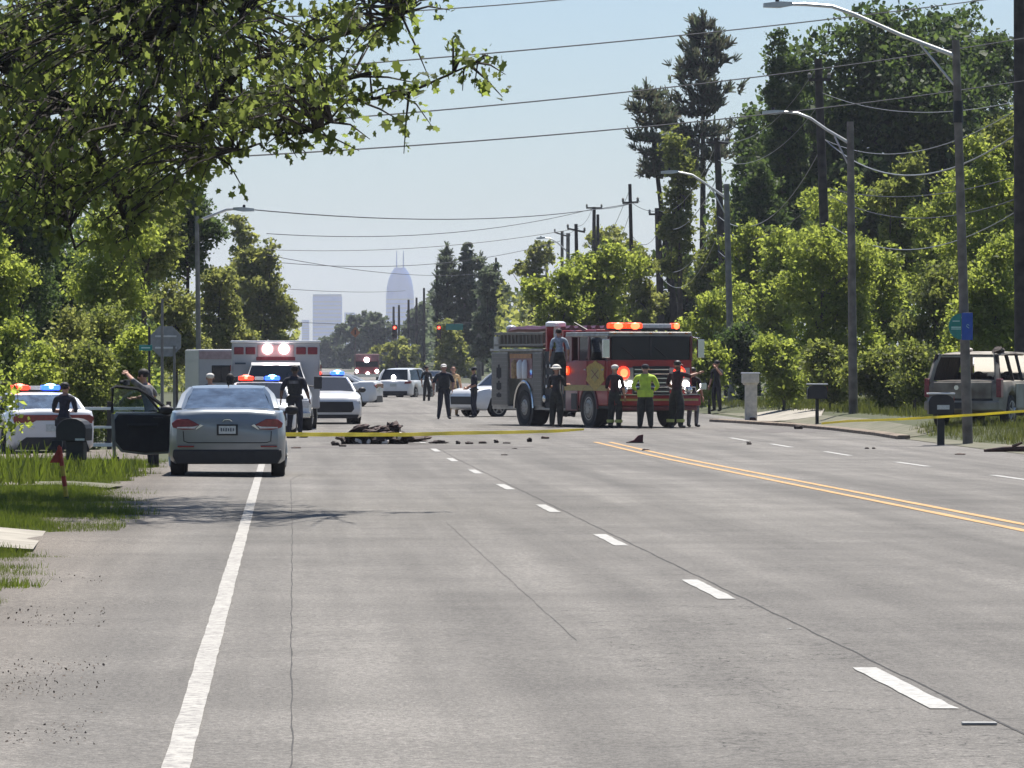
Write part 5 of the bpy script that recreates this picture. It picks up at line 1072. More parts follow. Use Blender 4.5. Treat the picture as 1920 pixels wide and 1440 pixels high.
person('firefighter in dark shirt leaning towards the engine front, rightmost of the three', at(1268, 803), 140, 1.92, lean=4, top='burg', legs='turnout', head='capd', bulk=1.15, extras=('cuffs',), elb=[(.26, .04, 1.16), (-.36, -.12, 1.36)], wri=[(.22, -.20, 1.05), (-.46, -.34, 1.44)], ank=[(.18, .02, .085), (-.16, .02, .085)])
person('person in dark clothes mostly hidden behind the right end of the bumper', at(1299, 801), 150, 1.72, top='blackcloth', legs='greycloth', head='capd')
person('person in black at the right of the fire engine raising a hand to the face', atd(1344, 185, .22), -40, 1.70, top='blackcloth', legs='blackcloth', elb=[(.32, -.12, 1.25), (-.24, .02, 1.15)], wri=[(.14, -.24, 1.52), (-.28, -.05, .90)], head='hair', bulk=.9)
person('firefighter with a pale helmet standing at the pump controls', atd(1043, 159.0, .02), 150, 1.76, top='blackcloth', legs='turnout', head='helmet', elb=[(.26, -.05, 1.16), (-.26, -.06, 1.2)], wri=[(.22, -.26, 1.15), (-.20, -.30, 1.22)])
person('firefighter in a pale blue shirt up on the pump deck behind the cab', atd(1049, 160.2, 1.18), 190, 1.66, top='paleblue', legs='turnout', head='hair', lean=10)
ps = person('driver in a reddish shirt sitting behind the cab side window', atd(1113, 160.5, .72), 0, 1.76, top='burg', legs='turnout', head='hair', knee=[(.13, -.45, .92), (-.13, -.45, .92)], ank=[(.13, -.48, .50), (-.13, -.48, .50)], elb=[(.25, -.12, 1.18), (-.25, -.12, 1.18)], wri=[(.15, -.36, 1.20), (-.15, -.36, 1.20)])
person('officer in black standing in front of the patrol car on the left, arms folded forward', atd(120, 117.5, -.25), 158, 1.72, lean=4, elb=[(.29, -.06, 1.15), (-.27, -.04, 1.15)], wri=[(.02, -.27, 1.13), (-.10, -.28, 1.16)], head='hair', skin='skin', bulk=1.05, extras=('belt',))
person('person bending with raised elbows behind the open car door', atd(286, 98.5, .0), -105, 1.80, lean=14, top='greycloth', legs='blackcloth', sleeve='short', elb=[(.40, -.22, 1.55), (-.36, -.05, 1.30)], wri=[(.12, -.42, 1.66), (-.20, -.36, 1.25)], head='hair', skin='skin', extras=('camera',))
person('bareheaded person with pale hair behind the silver sedan roof', atd(394, 133, -.1), 200, 1.72, top='navy', head='capw')
person('dark haired person between the sedan roof and the ambulance', atd(432, 135, -.1), 170, 1.70, top='navy', head='hairlong')
person('dark figure standing beside the far white hatchback', atd(800, 262, -.1), 30, 1.75, top='blackcloth', legs='blackcloth', head='hair')
# ------------------------------------------------------------------ poles, lamps, wires, signs
def lamp_post(label, px, base, top, d, arm, thick, m='wood', black=None, strut=True, pole_lean=0):
    s_ = d / F; p = on(px, d, -.1); zt = CAMH - (top - HY) * s_ - p.z; t = thing('street_lamp', label, 'street lamp', p, 0, 'street lamps along the road'); r_ = thick * s_ / 2
    MB().tube([(0, 0, 0), (pole_lean * s_ * .5, 0, zt * .5), (pole_lean * s_, 0, zt)], [r_ * 1.15, r_ * 1.0, r_ * .85], 12).build('pole', m, t, smooth=True)
    q = [((x - px) * s_, 0, CAMH - (y - HY) * s_ - p.z) for x, y in arm]
    ar = MB().tube(q, [.055] + [.045] * (len(q) - 2) + [.035], 7).build('arm', 'galv', t, smooth=True)
    if strut: MB().tube([(q[0][0], 0, q[0][2] - 45 * s_ * (165 / d)), (q[0][0] * .35 + q[1][0] * .65, 0, q[1][2] - .12 + (q[0][2] - q[1][2]) * .2)], .03, 6).build('brace', 'galv', t, smooth=True)
    e = q[-1]; sg = 1 if q[-1][0] > q[0][0] else -1
    hd = MB().loft([[(e[0] - sg * .05, -.06, e[2] - .03), (e[0] - sg * .05, .06, e[2] - .03), (e[0] - sg * .05, .06, e[2] + .05), (e[0] - sg * .05, -.06, e[2] + .05)], [(e[0] + sg * .25, -.14, e[2] - .08), (e[0] + sg * .25, .14, e[2] - .08), (e[0] + sg * .25, .14, e[2] + .06), (e[0] + sg * .25, -.14, e[2] + .06)], [(e[0] + sg * .62, -.11, e[2] - .07), (e[0] + sg * .62, .11, e[2] - .07), (e[0] + sg * .62, .11, e[2] + .02), (e[0] + sg * .62, -.11, e[2] + .02)]]).build('lamp_head', 'galv', t, smooth=True)
    MB().lathe([(.04, 0), (.05, .05), (.03, .09)], (e[0] + sg * .3, 0, e[2] + .05), 'Z', 10).build('photocell', 'black', hd, smooth=True)
    if black: MB().lathe([(r_ * 1.08, 0), (r_ * 1.08, black[1] - black[0])], (pole_lean * s_ * .8, 0, black[0]), 'Z', 12).build('dark_band', 'black', t)
    return t
l1 = lamp_post('tall wooden lamp post carrying the green and blue bus sign', 1815, 808, 75, 128, [(1792, 105), (1690, 66), (1600, 26), (1560, 12), (1510, 8), (1482, 8)], 17, 'wood', black=(7.45, 7.95), pole_lean=-23)
lamp_post('wooden lamp post in the middle, standing among the bright shrubs', 1600, 775, 228, 170, [(1592, 268), (1550, 243), (1520, 222), (1495, 212), (1468, 210)], 15, 'wood', pole_lean=-6)
lamp_post('grey lamp post right of the fire engine, third from the camera', 1372, 756, 345, 212, [(1363, 372), (1320, 342), (1298, 328), (1270, 322)], 12, 'greypole', pole_lean=-10)
lamp_post('small far lamp post with its arm over the road, beyond the engine', 1065, 690, 437, 400, [(1062, 470), (1045, 455), (1032, 447), (1022, 446)], 8, 'wood', strut=False)
lamp_post('lamp post on the left with its arm reaching right over the road', 374, 735, 405, 178, [(369, 416), (400, 403), (425, 393), (440, 392)], 9, 'greypole', strut=False, pole_lean=-5)
# bus stop sign on the first lamp post
s_ = 127.6 / F; sx = (1803 - 960) * s_; sz = CAMH - (612 - HY) * s_
bs = thing('bus_stop_sign', 'teal half round and blue bus stop sign fixed to the tall lamp post', 'sign', (sx, 127.55, sz))
gp = [(-.01, -.30), (-.01, .30)] + [(-.01 - .29 * math.sin(a), .30 * math.cos(a)) for a in [math.pi * k / 12 for k in range(1, 12)]]
MB().prism(gp, -.012, .012, 'Y').build('green_panel', 'signgreen', bs, bevel=.004); MB().box((.125, 0, 0), (.25, .026, .62)).build('blue_panel', 'signblue', bs, bevel=.004)
for z, wd in ((.12, .16), (-.02, .22), (-.06, .22)): MB().box((-.13, -.016, z), (wd, .006, .022 if z != -.02 else .03)).build('print_bar', 'signpale', bs)
em_ = MB(); em_.tube([(.105, -.017, .02), (.135, -.017, .05), (.165, -.017, .02)], .008, 4); em_.tube([(.105, -.017, .0), (.165, -.017, -.04)], .008, 4); em_.build('print_symbol', 'signpale', bs)
for z in (.2, -.2): MB().box((.0, .06, z), (.22, .10, .03)).build('bracket', 'galv', bs)

POL = {}
def utility(label, px, top, d, thick, m='darkwood', base=None, cross=None, lean=0, cans=0, group='utility poles'):
    s_ = d / F; p = on(px, d, -.2); zt = CAMH - (top - HY) * s_ - p.z; r_ = max(.09 if d > 130 else .035, thick * s_ / 2); t = thing('utility_pole', label, 'utility pole', p, 0, group)
    MB().tube([(0, 0, 0), (lean * s_ * .5, 0, zt * .5), (lean * s_, 0, zt)], [r_ * 1.15, r_, r_ * .8], 9).build('pole', m, t, smooth=True)
    for i, (cy_, w_, slope) in enumerate(cross or []):
        z = CAMH - (cy_ - HY) * s_ - p.z; xx = lean * s_ * z / zt; c = MB().box((xx, -r_ - .05, z), (w_ * s_, .09, .11), ry=slope).build('crossarm', m, t)
        for q in (-.46, .46):
            MB().lathe([(.05, 0), (.08, .05), (.05, .1), (.08, .15), (.03, .22)], (xx + q * w_ * s_, -r_ - .05, z + .05 - q * w_ * s_ * math.tan(slope)), 'Z', 8).build('insulator', 'greypole', t, smooth=True)
    for k in range(cans): MB().lathe([(.2, 0), (.22, .05), (.22, .7), (.12, .8)], (lean * s_ * .9 + .32, -.1, zt - 2.2), 'Z', 12).build('transformer', 'signback', t, smooth=True)
    return t
utility('thick dark brown pole at the right edge of the picture', 1916, -160, 152, 24, 'darkwood', lean=-6)
utility('leaning dark pole in front of the huge oak, behind the middle lamp post', 1558, 110, 214, 18, 'darkwood', cross=[(150, 40, 0)], lean=-24)
utility('dark pole just left of the third lamp post', 1366, 258, 250, 15, 'darkwood', cross=[(268, 40, 0)], lean=-22)
utility('dark double pole at the foot of the leaning pine', 1243, 390, 318, 14, 'darkwood', lean=-10, cross=[(402, 34, 0)])
utility('slim dark pole against the sky over the fire engine cab', 1190, 345, 300, 8, 'darkwood', lean=-9, cross=[(380, 30, -.05)])
utility('dark pole standing over the middle of the fire engine', 1086, 420, 330, 8, 'darkwood', lean=-6, cross=[(432, 34, .2)])
utility('short dark pole with an insulator, left of the slim pole', 1112, 388, 390, 8, 'darkwood', cross=[(390, 30, 0)], lean=2)
utility('short dark pole close beside the insulator pole', 1121, 402, 395, 7, 'darkwood')
utility('grey short pole behind the far lamp arm', 1054, 433, 430, 7, 'wood', cross=[(440, 30, .3)])
utility('small pole left of the far lamp post', 1025, 458, 470, 6, 'wood')
for px, top, d, lab in ((930, 483, 560, 'far pole among the grey trees above the officers'), (886, 512, 560, 'far pole left of the grey trees'), (819, 498, 520, 'tall far pole carrying the right traffic light'), (795, 540, 620, 'far dark pole between the traffic lights'),
    (781, 558, 700, 'far thin pole right of the left traffic light'), (766, 562, 760, 'far thin pole beside the left traffic light'), (748, 572, 820, 'far thin pole at the domed tower foot'), (738, 575, 880, 'farthest thin pole in the row'), (898, 560, 480, 'grey thick far pole right of the green street sign')):
    utility(lab, px, top, d, 5 if px != 898 else 9, 'wood' if px == 898 else 'darkwood')
utility('left hand dark pole above the ambulance box', 438, 528, 270, 7, 'darkwood', lean=3)
utility('slim grey pole in front of the stop sign back', 304, 560, 122, 5, 'greypole')
def wire(name, label, a, b, sag, rad, m='wire', group=None, n=18):
    a, b = Vector(a), Vector(b); q = []
    for i in range(n + 1):
        t = i / n; p = a.lerp(b, t); p.z -= sag * 4 * t * (1 - t); q.append(p)
    o = MB().tube(q, rad * .72, 4, cap=False).build(name, m, None, fix=False); tag(o, label, 'wire', group); return o
GW = 'power lines crossing the road'
wire('overhead_wire', 'lowest of the three long wires crossing the upper sky', U(-120, 318, 100), U(1930, 150, 150), .35, .020, group=GW)
wire('overhead_wire', 'middle of the three long wires crossing the upper sky', U(-120, 270, 100), U(1930, 70, 150), .35, .020, group=GW)
wire('overhead_wire', 'highest of the three long wires crossing the upper sky', U(-120, 172, 100), U(1930, -12, 150), .25, .020, group=GW)
wire('overhead_wire', 'wire at the very top edge of the picture', U(300, 36, 110), U(1500, -60, 150), .3, .018, group=GW)
wire('overhead_wire', 'sagging wire from the left lamp arm across to the slim pole', U(440, 390, 178), U(1200, 378, 300), .62, .026, group=GW)
wire('overhead_wire', 'thin far wire just below the sagging one', U(500, 438, 300), U(1110, 392, 390), .8, .028, group=GW)
wire('overhead_wire', 'thin far wire second below the sagging one', U(500, 468, 320), U(1085, 428, 330), .5, .022, group=GW)
wire('overhead_wire', 'faint wire passing above the domed tower', U(520, 492, 330), U(1050, 452, 430), .9, .026, group=GW)
wire('overhead_wire', 'wire sloping down to the right across the tower spires', U(500, 478, 300), U(890, 514, 520), .5, .026, group=GW)
wire('overhead_wire', 'far level wire at the top of the flat topped tower', U(540, 542, 420), U(760, 545, 700), .2, .03, group=GW)
wire('span_wire', 'span wire holding the two traffic lights', U(560, 604, 500), U(905, 604, 480), .25, .03, group=GW)
GC = 'cables between the poles on the right'
pa = {y: U(1908, y, 152) for y in (190, 205, 250, 330, 372, 395, 420)}; pb_ = {y: U(1538 + (y - 110) * .06, y, 214) for y in (115, 174, 186, 262, 352, 366, 422)}; pc = {y: U(1346, y, 250) for y in (264, 300, 330, 405, 440, 470)}; pd = {y: U(1236, y, 318) for y in (395, 420, 430, 498, 512)}
names = [('thick grey cable in a deep loop right of the leaning pole', pb_[262], pa[250], 1.25, .035, 'cable'), ('second cable just above the thick loop', pb_[262], pa[205], .85, .018, 'cable'), ('upper thin cable near the top of the leaning pole', pb_[174], pa[190], .5, .016, 'cable'),
  ('thin cable halfway down right of the leaning pole', pb_[352], pa[330], .45, .022, 'wire'), ('cable below the halfway cable', pb_[366], pa[372], .7, .022, 'wire'), ('lowest sagging cable across the right lamp post', pb_[422], pa[395], 1.0, .022, 'cable'),
  ('top cable between the leaning pole and the dark pole', pc[264], pb_[115], 1.0, .018, 'cable'), ('bright deep loop between the leaning pole and the dark pole', pc[405], pb_[262], 1.6, .030, 'cable'), ('thin loop above the bright deep loop', pc[300], pb_[186], 1.0, .018, 'cable'),
  ('lower cable between the leaning pole and the dark pole', pc[440], pb_[352], .9, .024, 'wire'), ('lowest cable between the leaning pole and the dark pole', pc[470], pb_[422], 1.3, .024, 'cable'),
  ('bright loop at the double pole by the pine', pd[420], pc[330], 1.1, .030, 'cable'), ('lower bright loop at the double pole', pd[498], pc[405], 1.2, .028, 'cable'), ('lowest bright loop at the double pole', pd[512], pc[440], 1.5, .028, 'cable'), ('upper thin cable from the double pole', pd[395], pc[264], 1.0, .022, 'cable'),
  ('cable from the slim pole to the double pole', U(1184, 440, 300), pd[430], .7, .022, 'wire'), ('upper cable from the slim pole to the double pole', U(1182, 378, 300), pd[395], .2, .022, 'wire'),
  ('slanting thin wire left of the slim pole', U(1135, 455, 395), U(1182, 352, 300), .2, .02, 'wire'), ('second slanting wire left of the slim pole', U(1150, 470, 395), U(1182, 395, 300), .3, .02, 'wire'), ('cable from the slim pole to the insulator pole', U(1112, 392, 390), U(1182, 382, 300), .1, .024, 'wire'),
  ('cable linking the two short dark poles', U(1054, 436, 430), U(1084, 424, 330), .25, .02, 'wire'), ('cable from the insulator pole to the pole over the engine', U(1084, 424, 330), U(1110, 392, 390), .3, .02, 'wire')]
for lab, a, b_, sg, rd, m_ in names: wire('hanging_cable', lab, a, b_, sg, rd, m_, GC)
# small signs
st = thing('stop_sign', 'bare grey back of an octagonal stop sign at the left side road', 'sign', (U(311, 640, 131).x, 131, gz(U(311, 640, 131).x, 131)))
zc = U(311, 640, 131).z - st.location.z; MB().prism([(.385 * math.cos(R(22.5 + 45 * k)), zc + .385 * math.sin(R(22.5 + 45 * k))) for k in range(8)], -.012, .012, 'Y').build('sign_plate', 'signback', st)
MB().box((.20, -.04, zc / 2 - .05), (.06, .05, zc - .1)).build('post', 'greypole', st); MB().box((0, -.03, zc + .12), (.5, .02, .04)).box((0, -.03, zc - .15), (.5, .02, .04)).build('bracket', 'galv', st)
sn = thing('street_name_sign', 'small teal street name sign left of the stop sign back', 'sign', (U(280, 650, 128).x, 128, -.2)); zc = U(280, 652, 128).z + .2
MB().tube([(0, 0, 0), (0, 0, U(280, 612, 128).z + .2)], .03, 8).build('post', 'black', sn); MB().box((-.08, -.04, zc), (.30, .02, .13)).build('name_plate', 'signgreen', sn, bevel=.005); MB().box((-.08, -.052, zc), (.2, .005, .03)).build('print_bar', 'signpale', sn)
dw = thing('warning_sign', 'orange diamond warning sign far down the road', 'sign', (U(666, 622, 520).x, 520, 0)); zc = U(666, 624, 520).z
MB().prism([(-.46, zc), (0, zc + .56), (.46, zc), (0, zc - .46)], -.02, .02, 'Y').build('sign_plate', 'signorange', dw); MB().tube([(0, .05, -.5), (0, .05, zc)], .05, 6).build('post', 'wood', dw)
MB().box((0, -.03, zc + .05), (.12, .02, .42)).build('print_symbol', 'black', dw)
for px, lab in ((740, 'left red traffic light hanging over the far junction'), (823, 'right red traffic light hanging over the far junction')):
    p = U(px, 622, 490); tl = thing('traffic_light', lab, 'traffic light', p, 0, 'traffic lights at the junction')
    MB().box((0, 0, 0), (.42, .28, 1.25)).build('housing', mat('dark_red_housing_%d' % px, (.05, .018, .014), .6), tl, bevel=.03); MB().tube([(0, 0, .6), (0, 0, 1.0)], .04, 6).build('hanger', 'black', tl)
    for z, m_ in ((.36, 'e_red'), (-.02, 'black'), (-.40, 'black')):
        MB().lathe([(.15, 0), (.12, -.04)], (0, -.145, z), 'Y', 14).build('signal_lens', m_, tl, smooth=True)
    MB().ball((0, -.17, .36), (.10, .05, .10)).build('bulb', 'e_redhot', tl, smooth=True)
gs = thing('street_name_sign', 'far green street sign hanging right of the right traffic light', 'sign', U(852, 613, 490)); MB().box((0, 0, 0), (1.5, .03, .55)).build('name_plate', 'signgreen', gs, bevel=.01); MB().tube([(0, 0, .2), (0, 0, .5)], .03, 5).build('hanger', 'black', gs)
# mailboxes and markers on the right
def mailbox(label, px, base_off, d, wd, ht, post_h, m_box, m_post, lid='white', rz=0, plate=False, post_w=.10):
    p = on(px, d, base_off); t = thing('mailbox', label, 'mailbox', p, rz, 'roadside mailboxes')
    MB().box((0, 0, post_h / 2), (post_w, post_w, post_h)).build('post', m_post, t, bevel=.01)
    prof = [(-wd / 2, 0), (wd / 2, 0), (wd / 2, ht * .62)] + [(wd / 2 * math.cos(a), ht * .62 + ht * .38 * math.sin(a)) for a in [math.pi * k / 8 for k in range(1, 8)]] + [(-wd / 2, ht * .62)]
    MB().prism([(x, post_h + z) for x, z in prof], -.22, .22, 'Y').build('box', m_box, t, bevel=.008)
    if lid: MB().box((0, 0, post_h + ht + .01), (wd * 1.05, .5, .035)).build('lid', lid, t, bevel=.01)
    MB().box((wd * .5 + .012, .05, post_h + ht * .7), (.015, .03, .16)).build('flag', 'stakered', t)
    if plate: MB().box((.04, -.228, post_h + ht * .35), (wd * .48, .012, .10)).build('number_plate', 'plate', t)
    return t
mailbox('black mailbox with a bright top on a thin post, right of the stone one', 1532, 0, 164, .58, .42, .74, 'black', 'black')
mailbox('black mailbox with a pale number plate, in front of the wrecked car', 1764, -.02, 126.5, .58, .46, .72, 'black', 'black', plate=True, post_w=.16)
p = on(1408, 176); sb = thing('mailbox', 'pale beige stone column mailbox right of the fire engine', 'mailbox', p, 0, 'roadside mailboxes')
MB().box((0, 0, .58), (.38, .36, 1.16)).build('column', 'stonebox', sb, bevel=.02); MB().box((-.02, 0, 1.34), (.54, .5, .30)).box((-.02, 0, 1.17), (.46, .42, .06)).build('box', 'stonebox', sb, bevel=.03); MB().box((-.02, 0, 1.51), (.58, .54, .05)).build('lid', 'white', sb, bevel=.01); MB().box((.05, -.1, .05), (.2, .3, .14)).build('base_stone', 'burnt2', sb, bevel=.03)
# black mailbox and stakes on the left verge
p = on(140, 92); mbx = thing('mailbox', 'black double mailbox in front of the standing officer on the left', 'mailbox', (p.x, p.y, p.z), R(-14), 'roadside mailboxes')
z0 = CAMH - (826 - HY) * 92 / F - p.z
prof = [(-.26, 0), (.24, 0), (.25, .20)] + [(.25 * math.cos(a), .20 + .17 * math.sin(a)) for a in [math.pi * k / 8 for k in range(1, 8)]] + [(-.26, .20)]
MB().prism([(x, z0 + z) for x, z in prof], -.18, .18, 'Y').build('box', 'black', mbx, bevel=.01); MB().box((.03, 0, z0 - .16), (.30, .22, .32)).build('lower_box', 'black', mbx, bevel=.02); MB().box((.06, 0, z0 / 2 - .1), (.11, .11, z0)).build('post', 'darkwood', mbx, bevel=.01); MB().box((.15, -.185, z0 + .02), (.16, .01, .035)).build('number_strip', 'plate', mbx)
p = G(127, 943); sk_ = thing('marker_stake', 'leaning red and yellow striped marker stake on the grass', 'marker', p)
k_ = 128.0 * p.y / 76 / F * 76 / 128; q0 = Vector((0, 0, -.05)); q1 = Vector((-16 * p.y / F, 0, 108 * p.y / F))
for i in range(6): MB().tube([q0.lerp(q1, i / 6), q0.lerp(q1, (i + 1) / 6)], .030, 8).build('band', ['black', 'stakeyel', 'stakered', 'stakeyel', 'stakered', 'stakered'][i], sk_, smooth=True)
MB().box(q1 + Vector((-.03, 0, .02)), (.14, .05, .08)).build('cap', 'black', sk_, bevel=.01); MB().prism([(q1.x - .12, q1.z - .22), (q1.x - .02, q1.z - .05), (q1.x + .03, q1.z - .22)], -.01, .01, 'Y').build('pennant', 'stakered', sk_)
p = on(217, 91.5); mk = thing('marker_post', 'thin grey post with a black clamp below the open car door', 'marker', p)
MB().tube([(0, 0, -.05), (-.02, 0, .24), (-.05, 0, .95)], .028, 8).build('post', 'greypole', mk, smooth=True); MB().box((0, -.01, .22), (.11, .09, .08)).build('clamp', 'black', mk, bevel=.01)
# white rails behind the patrol car
fx = U(165, 800, 132).x; fn = thing('rail_fence', 'white rail fence between the patrol car and the open door', 'fence', (fx, 132, -.25))
for y_, h_ in ((766, .07), (801, .06), (834, .09)): MB().box((1.2, 0, CAMH - (y_ - HY) * 132 / F + .25), (4.4, .05, h_)).build('rail', 'white', fn, bevel=.008)
for k in range(4): MB().box((-.9 + k * 1.4, .06, .55), (.11, .09, 1.3)).build('post', 'darkwood', fn, bevel=.01)
# ------------------------------------------------------------------ tape and debris
def ribbon(label, pts, w_, tw=0):
    b = MB(); n = len(pts)
    for i, p in enumerate(pts):
        a = math.sin(i * .7) * tw; b.v += [(p.x, p.y - w_ / 2 * math.sin(a), p.z - w_ / 2 * math.cos(a)), (p.x, p.y + w_ / 2 * math.sin(a), p.z + w_ / 2 * math.cos(a))]
    b.f = [(2 * i, 2 * i + 2, 2 * i + 3, 2 * i + 1) for i in range(n - 1)]
    o = tag(b.build('barrier_tape', 'tape', fix=False), label, 'tape', None)
    sd = o.modifiers.new('thickness', 'SOLIDIFY'); sd.thickness = .004
    return o
def curve(cp, n=40):
    q = []
    for i in range(n + 1):
        x = cp[0][0] + (cp[-1][0] - cp[0][0]) * i / n; q.append(U(x, ip([(c[0], c[1]) for c in cp], x), ip([(c[0], c[2]) for c in cp], x)))
    return q
ribbon('yellow police tape stretched low across the road from the silver sedan', curve([(470, 816, 108), (530, 814.5, 112), (640, 814.8, 116), (760, 815, 120), (860, 812, 128), (960, 810.5, 138), (1020, 809, 146), (1095, 806, 153)], 60), .085, .45)
ribbon('yellow police tape rising to the right across the wrecked car', curve([(1540, 794, 150), (1590, 789.5, 140), (1680, 786.5, 128), (1760, 782, 125), (1840, 777, 123), (1925, 770.5, 121)], 40), .055, .35)
def chunk(seed, r_, n=9, flat=.6):
    rs = random.Random(seed); b = MB().ball((0, 0, 0), 1.0, n, 6); b.v = [tuple(c * k * (1 + .35 * math.sin(7 * v[0] + seed) * math.cos(5 * v[1] + seed) + rs.uniform(-.18, .18)) for c, k in zip(v, r_)) for v in b.v]; return b
w0 = G(712, 833); wr_ = thing('wreckage_heap', 'burnt tangled heap of wreckage lying in the road behind the tape', 'wreckage', w0)
px2m = w0.y / F
rs_ = random.Random(5)
for i in range(34):
    x = rs_.uniform(-70, 50); top_ = 33 if -45 < x < 38 else 14; z = rs_.uniform(3, top_) if i % 3 else rs_.uniform(2, 12)
    rx = rs_.uniform(6, 20) * (1.2 if z < 14 else 1); rz_ = rs_.uniform(2.5, 7.5); o = chunk(i + 3, (rx * px2m, rs_.uniform(.15, .4), rz_ * px2m), 7).build('scrap_piece', 'burnt2' if z > 17 or i % 5 == 0 else 'burnt', wr_)
    o.location = (x * px2m, rs_.uniform(-.3, .4), z * px2m); o.rotation_euler = (rs_.uniform(-.4, .4), rs_.uniform(-.5, .5), rs_.uniform(-.6, .6))
for i, (x, z, rx, rz_) in enumerate([(62, 9, 30, 5), (25, 31, 17, 11), (-8, 25, 30, 8)]):
    o = chunk(i + 70, (rx * px2m, .3, rz_ * px2m), 8).build('scrap_piece', 'burnt2', wr_); o.location = (x * px2m, .1, z * px2m); o.rotation_euler.y = -.12
for i, (x, z) in enumerate([(-42, 8), (-36, 4), (-20, 5), (10, 3), (14, 6), (38, 16)]):
    o = chunk(i + 40, (.06 + .03 * (i % 2), .05, .045), 6).build('pale_fragment', 'scrapw', wr_); o.location = (x * px2m, -.45, z * px2m); o.rotation_euler.y = i
for i in range(5): MB().tube([(rnd.uniform(-.7, .7), -.2, .08), (rnd.uniform(-.7, .7), 0, .3), (rnd.uniform(-.6, .6), .1, .42)], .018, 5).build('bent_rod', 'burnt', wr_)
deb = [(785, 829, 16, 4, 'dark flat scrap pointing right beside the heap', 'burnt2'), (628, 836, 8, 5, 'small black lump left of the burnt heap', 'burnt'), (642, 838, 6, 3, 'smaller black lump touching the heap from the left', 'burnt'), (823, 832, 20, 4, 'long black strip right of the burnt heap', 'burnt'), (858, 833, 5, 4, 'first crumb of the black trail', 'burnt'), (879, 833, 7, 3, 'second bit of the black trail', 'burnt'),
 (905, 832, 9, 3, 'flat bit in the middle of the black trail', 'burnt'), (930, 831, 5, 4, 'upright bit near the end of the black trail', 'burnt'), (950, 832, 7, 2, 'thin bit near the end of the black trail', 'burnt'), (993, 829, 6, 5, 'pointed dark scrap at the end of the trail', 'burnt'), (1022, 823, 9, 3, 'bent dark scrap past the end of the trail', 'burnt2'),
 (946, 854, 6, 1.5, 'small flat scrap on the bare lane', 'burnt'), (965, 842, 5, 1.2, 'thin scrap below the trail', 'burnt'), (546, 822, 10, 4, 'black scrap beside the sedan under the tape', 'burnt'), (569, 821, 8, 4, 'second black scrap beside the sedan under the tape', 'burnt'), (555, 841, 9, 2, 'thin dark scrap on the lane right of the sedan', 'burnt2'),
 (1404, 834, 6, 3.5, 'dark lump between the yellow line and the kerb', 'burnt'), (1210, 845, 7, 2, 'bit of scrap under the red shoe', 'burnt2'), (1625, 842, 4, 2, 'tiny dark crumb near the kerb', 'burnt'), (1638, 842, 4, 2, 'second tiny dark crumb near the kerb', 'burnt'), (1800, 853, 10, 2, 'thin stick lying at the road edge', 'burnt2'),
 (1498, 805, 8, 5, 'dark stone at the foot of the kerb', 'burnt'), (1480, 1181, 6, 2, 'small road marker by the lane joint', 'dullplate')]
for i, (px, py, rx, rz_, lab, m_) in enumerate(deb):
    p = G(px, py); k = p.y / F; o = chunk(i + 90, (rx * k, min(.25, rx * k), rz_ * k), 8).build('scrap_metal', m_, None, smooth=True, angle=35); o.location = (p.x, p.y, p.z + rz_ * k * .7); tag(o, lab, 'scrap', 'scraps scattered on the road', 'thing')
p = G(1192, 831); sh = thing('shoe', 'dark red shoe lying on the road near the yellow line', 'shoe', p, R(8)); k = p.y / F
MB().loft([[(-.20, -.06, .0), (-.20, .06, .0), (-.20, .05, .03), (-.20, -.05, .03)], [(-.05, -.07, .0), (-.05, .07, .0), (-.05, .06, .07), (-.05, -.06, .07)], [(.06, -.06, .0), (.06, .06, .0), (.06, .05, .18), (.06, -.05, .18)], [(.16, -.06, .0), (.16, .06, .0), (.17, .05, .20), (.17, -.05, .20)]]).build('upper', 'shoe', sh, smooth=True, angle=40); MB().box((-.02, 0, .012), (.40, .14, .03)).build('sole', 'black', sh, bevel=.01)
p = on(1890, 117); lg = thing('log', 'dark rotten log lying at the road edge on the right', 'log', p, R(-6)); MB().tube([(-.5, 0, .03), (-.1, .06, .06), (.35, -.03, .07), (.9, .05, .05)], [.03, .06, .075, .05], 8).build('log_body', 'burnt2', lg, smooth=True); MB().tube([(.1, -.03, .12), (.3, -.12, .2)], [.04, .02], 6).build('branch_stub', 'burnt2', lg)
# manhole-like reflector plate by the nearest dash
p = G(1836, 1361); o = MB().box((p.x, p.y, p.z + .012), (.16, .08, .012)).build('road_reflector', 'dullplate', None, bevel=.004); tag(o, 'pale flat road reflector just past the nearest lane dash', 'reflector')
# litter of twigs on the left shoulder
rs = np.random.default_rng(23); C = []
for _ in range(1500):
    px, py = rs.uniform(-60, 200) , rs.uniform(1040, 1400)
    if px < 260 - (py - 1040) * .28 + rs.normal(0, 40): q = G(px, py); C.append((q.x, q.y, zr(q.y) + .012))
tag(leafmesh('leaf_litter', C, .013, mat('dead_leaf_litter', (.14, .11, .088), .9, 0, .3, 9), None, 'leaf', up=3, rs=rs), kind='stuff')
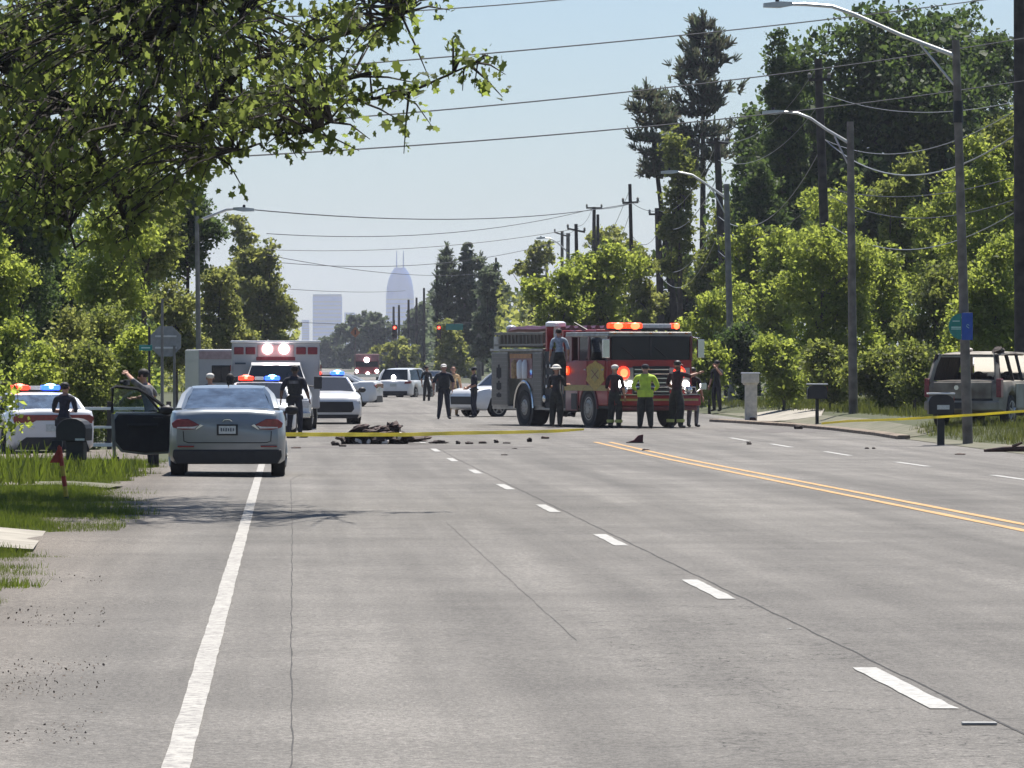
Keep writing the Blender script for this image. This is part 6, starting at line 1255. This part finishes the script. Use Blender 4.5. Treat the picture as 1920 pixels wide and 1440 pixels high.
# ------------------------------------------------------------------ far towers of the city and the haze
def tower(name, label, px, half, top, d, kind):
    s_ = d / F; t = thing(name, label, 'skyscraper', ((px - 960) * s_, d, -3), 0, 'far city towers'); w_ = half * s_; zt = CAMH - (top - HY) * s_ + 3
    if kind == 'dome':
        n = 40; base = zt * .71
        prof = [(w_, 0), (w_, base * .8), (w_ * .985, base), (w_ * .93, base + (zt - base) * .32), (w_ * .80, base + (zt - base) * .60), (w_ * .62, base + (zt - base) * .82), (w_ * .44, base + (zt - base) * .95), (w_ * .40, zt), (w_ * .05, zt)]
        MB().lathe(prof, n=24).build('tower_body', 'tower', t, smooth=True, angle=30)
        for s in (-1, 1): MB().tube([(s * w_ * .24, 0, zt - 2), (s * w_ * .24, 0, zt + 22 * s_ ), (s * w_ * .24, 0, zt + 32 * s_)], [1.1, .9, .5], 6).build('spire', 'tower', t)
        for k in range(14): MB().lathe([(w_ * 1.002, 0), (w_ * 1.004, .9), (w_ * 1.002, 1.8)], (0, 0, 8 + k * base * .065), n=24).build('window_band', 'towerwin', t)
    else:
        MB().box((0, 0, zt / 2), (2 * w_, 1.6 * w_, zt)).build('tower_body', 'tower', t)
        for k in range(16): MB().box((0, -.8 * w_ - .2, zt * (.05 + .058 * k)), (2 * w_ * .96, .4, zt * .025)).build('window_band', 'towerwin', t)
        if kind == 'cap': MB().box((0, 0, zt + 1.5), (1.96 * w_, 1.5 * w_, 3)).build('roof_cap', 'towerwin', t)
tower('domed_tower', 'pale blue domed tower with two spires on the skyline', 750, 26.5, 502, 7800, 'dome')
tower('office_tower', 'pale blue flat topped tower on the skyline', 614, 27, 556, 7600, 'cap')
tower('office_tower', 'small low tower right of the flat topped one', 656, 10, 586, 7900, 'flat')
tower('office_tower', 'small low tower left of the flat topped one', 573, 7, 600, 7700, 'flat')
hb = MB().box((0, 4000, 70), (8000, 8400, 152)).build('haze', bpy.data.materials.new('haze_air'))
hb.data.polygons.foreach_set('material_index', np.zeros(6, np.int32)); tag(hb, kind='stuff'); hm = hb.data.materials[0]; hm.use_nodes = True; t_ = hm.node_tree
t_.nodes.remove(t_.nodes['Principled BSDF']); pv = t_.nodes.new('ShaderNodeVolumePrincipled'); pv.inputs['Color'].default_value = (.79, .84, 1.0, 1); pv.inputs['Density'].default_value = HAZE = .000085; pv.inputs['Anisotropy'].default_value = .25
t_.links.new(pv.outputs[0], t_.nodes['Material Output'].inputs['Volume'])
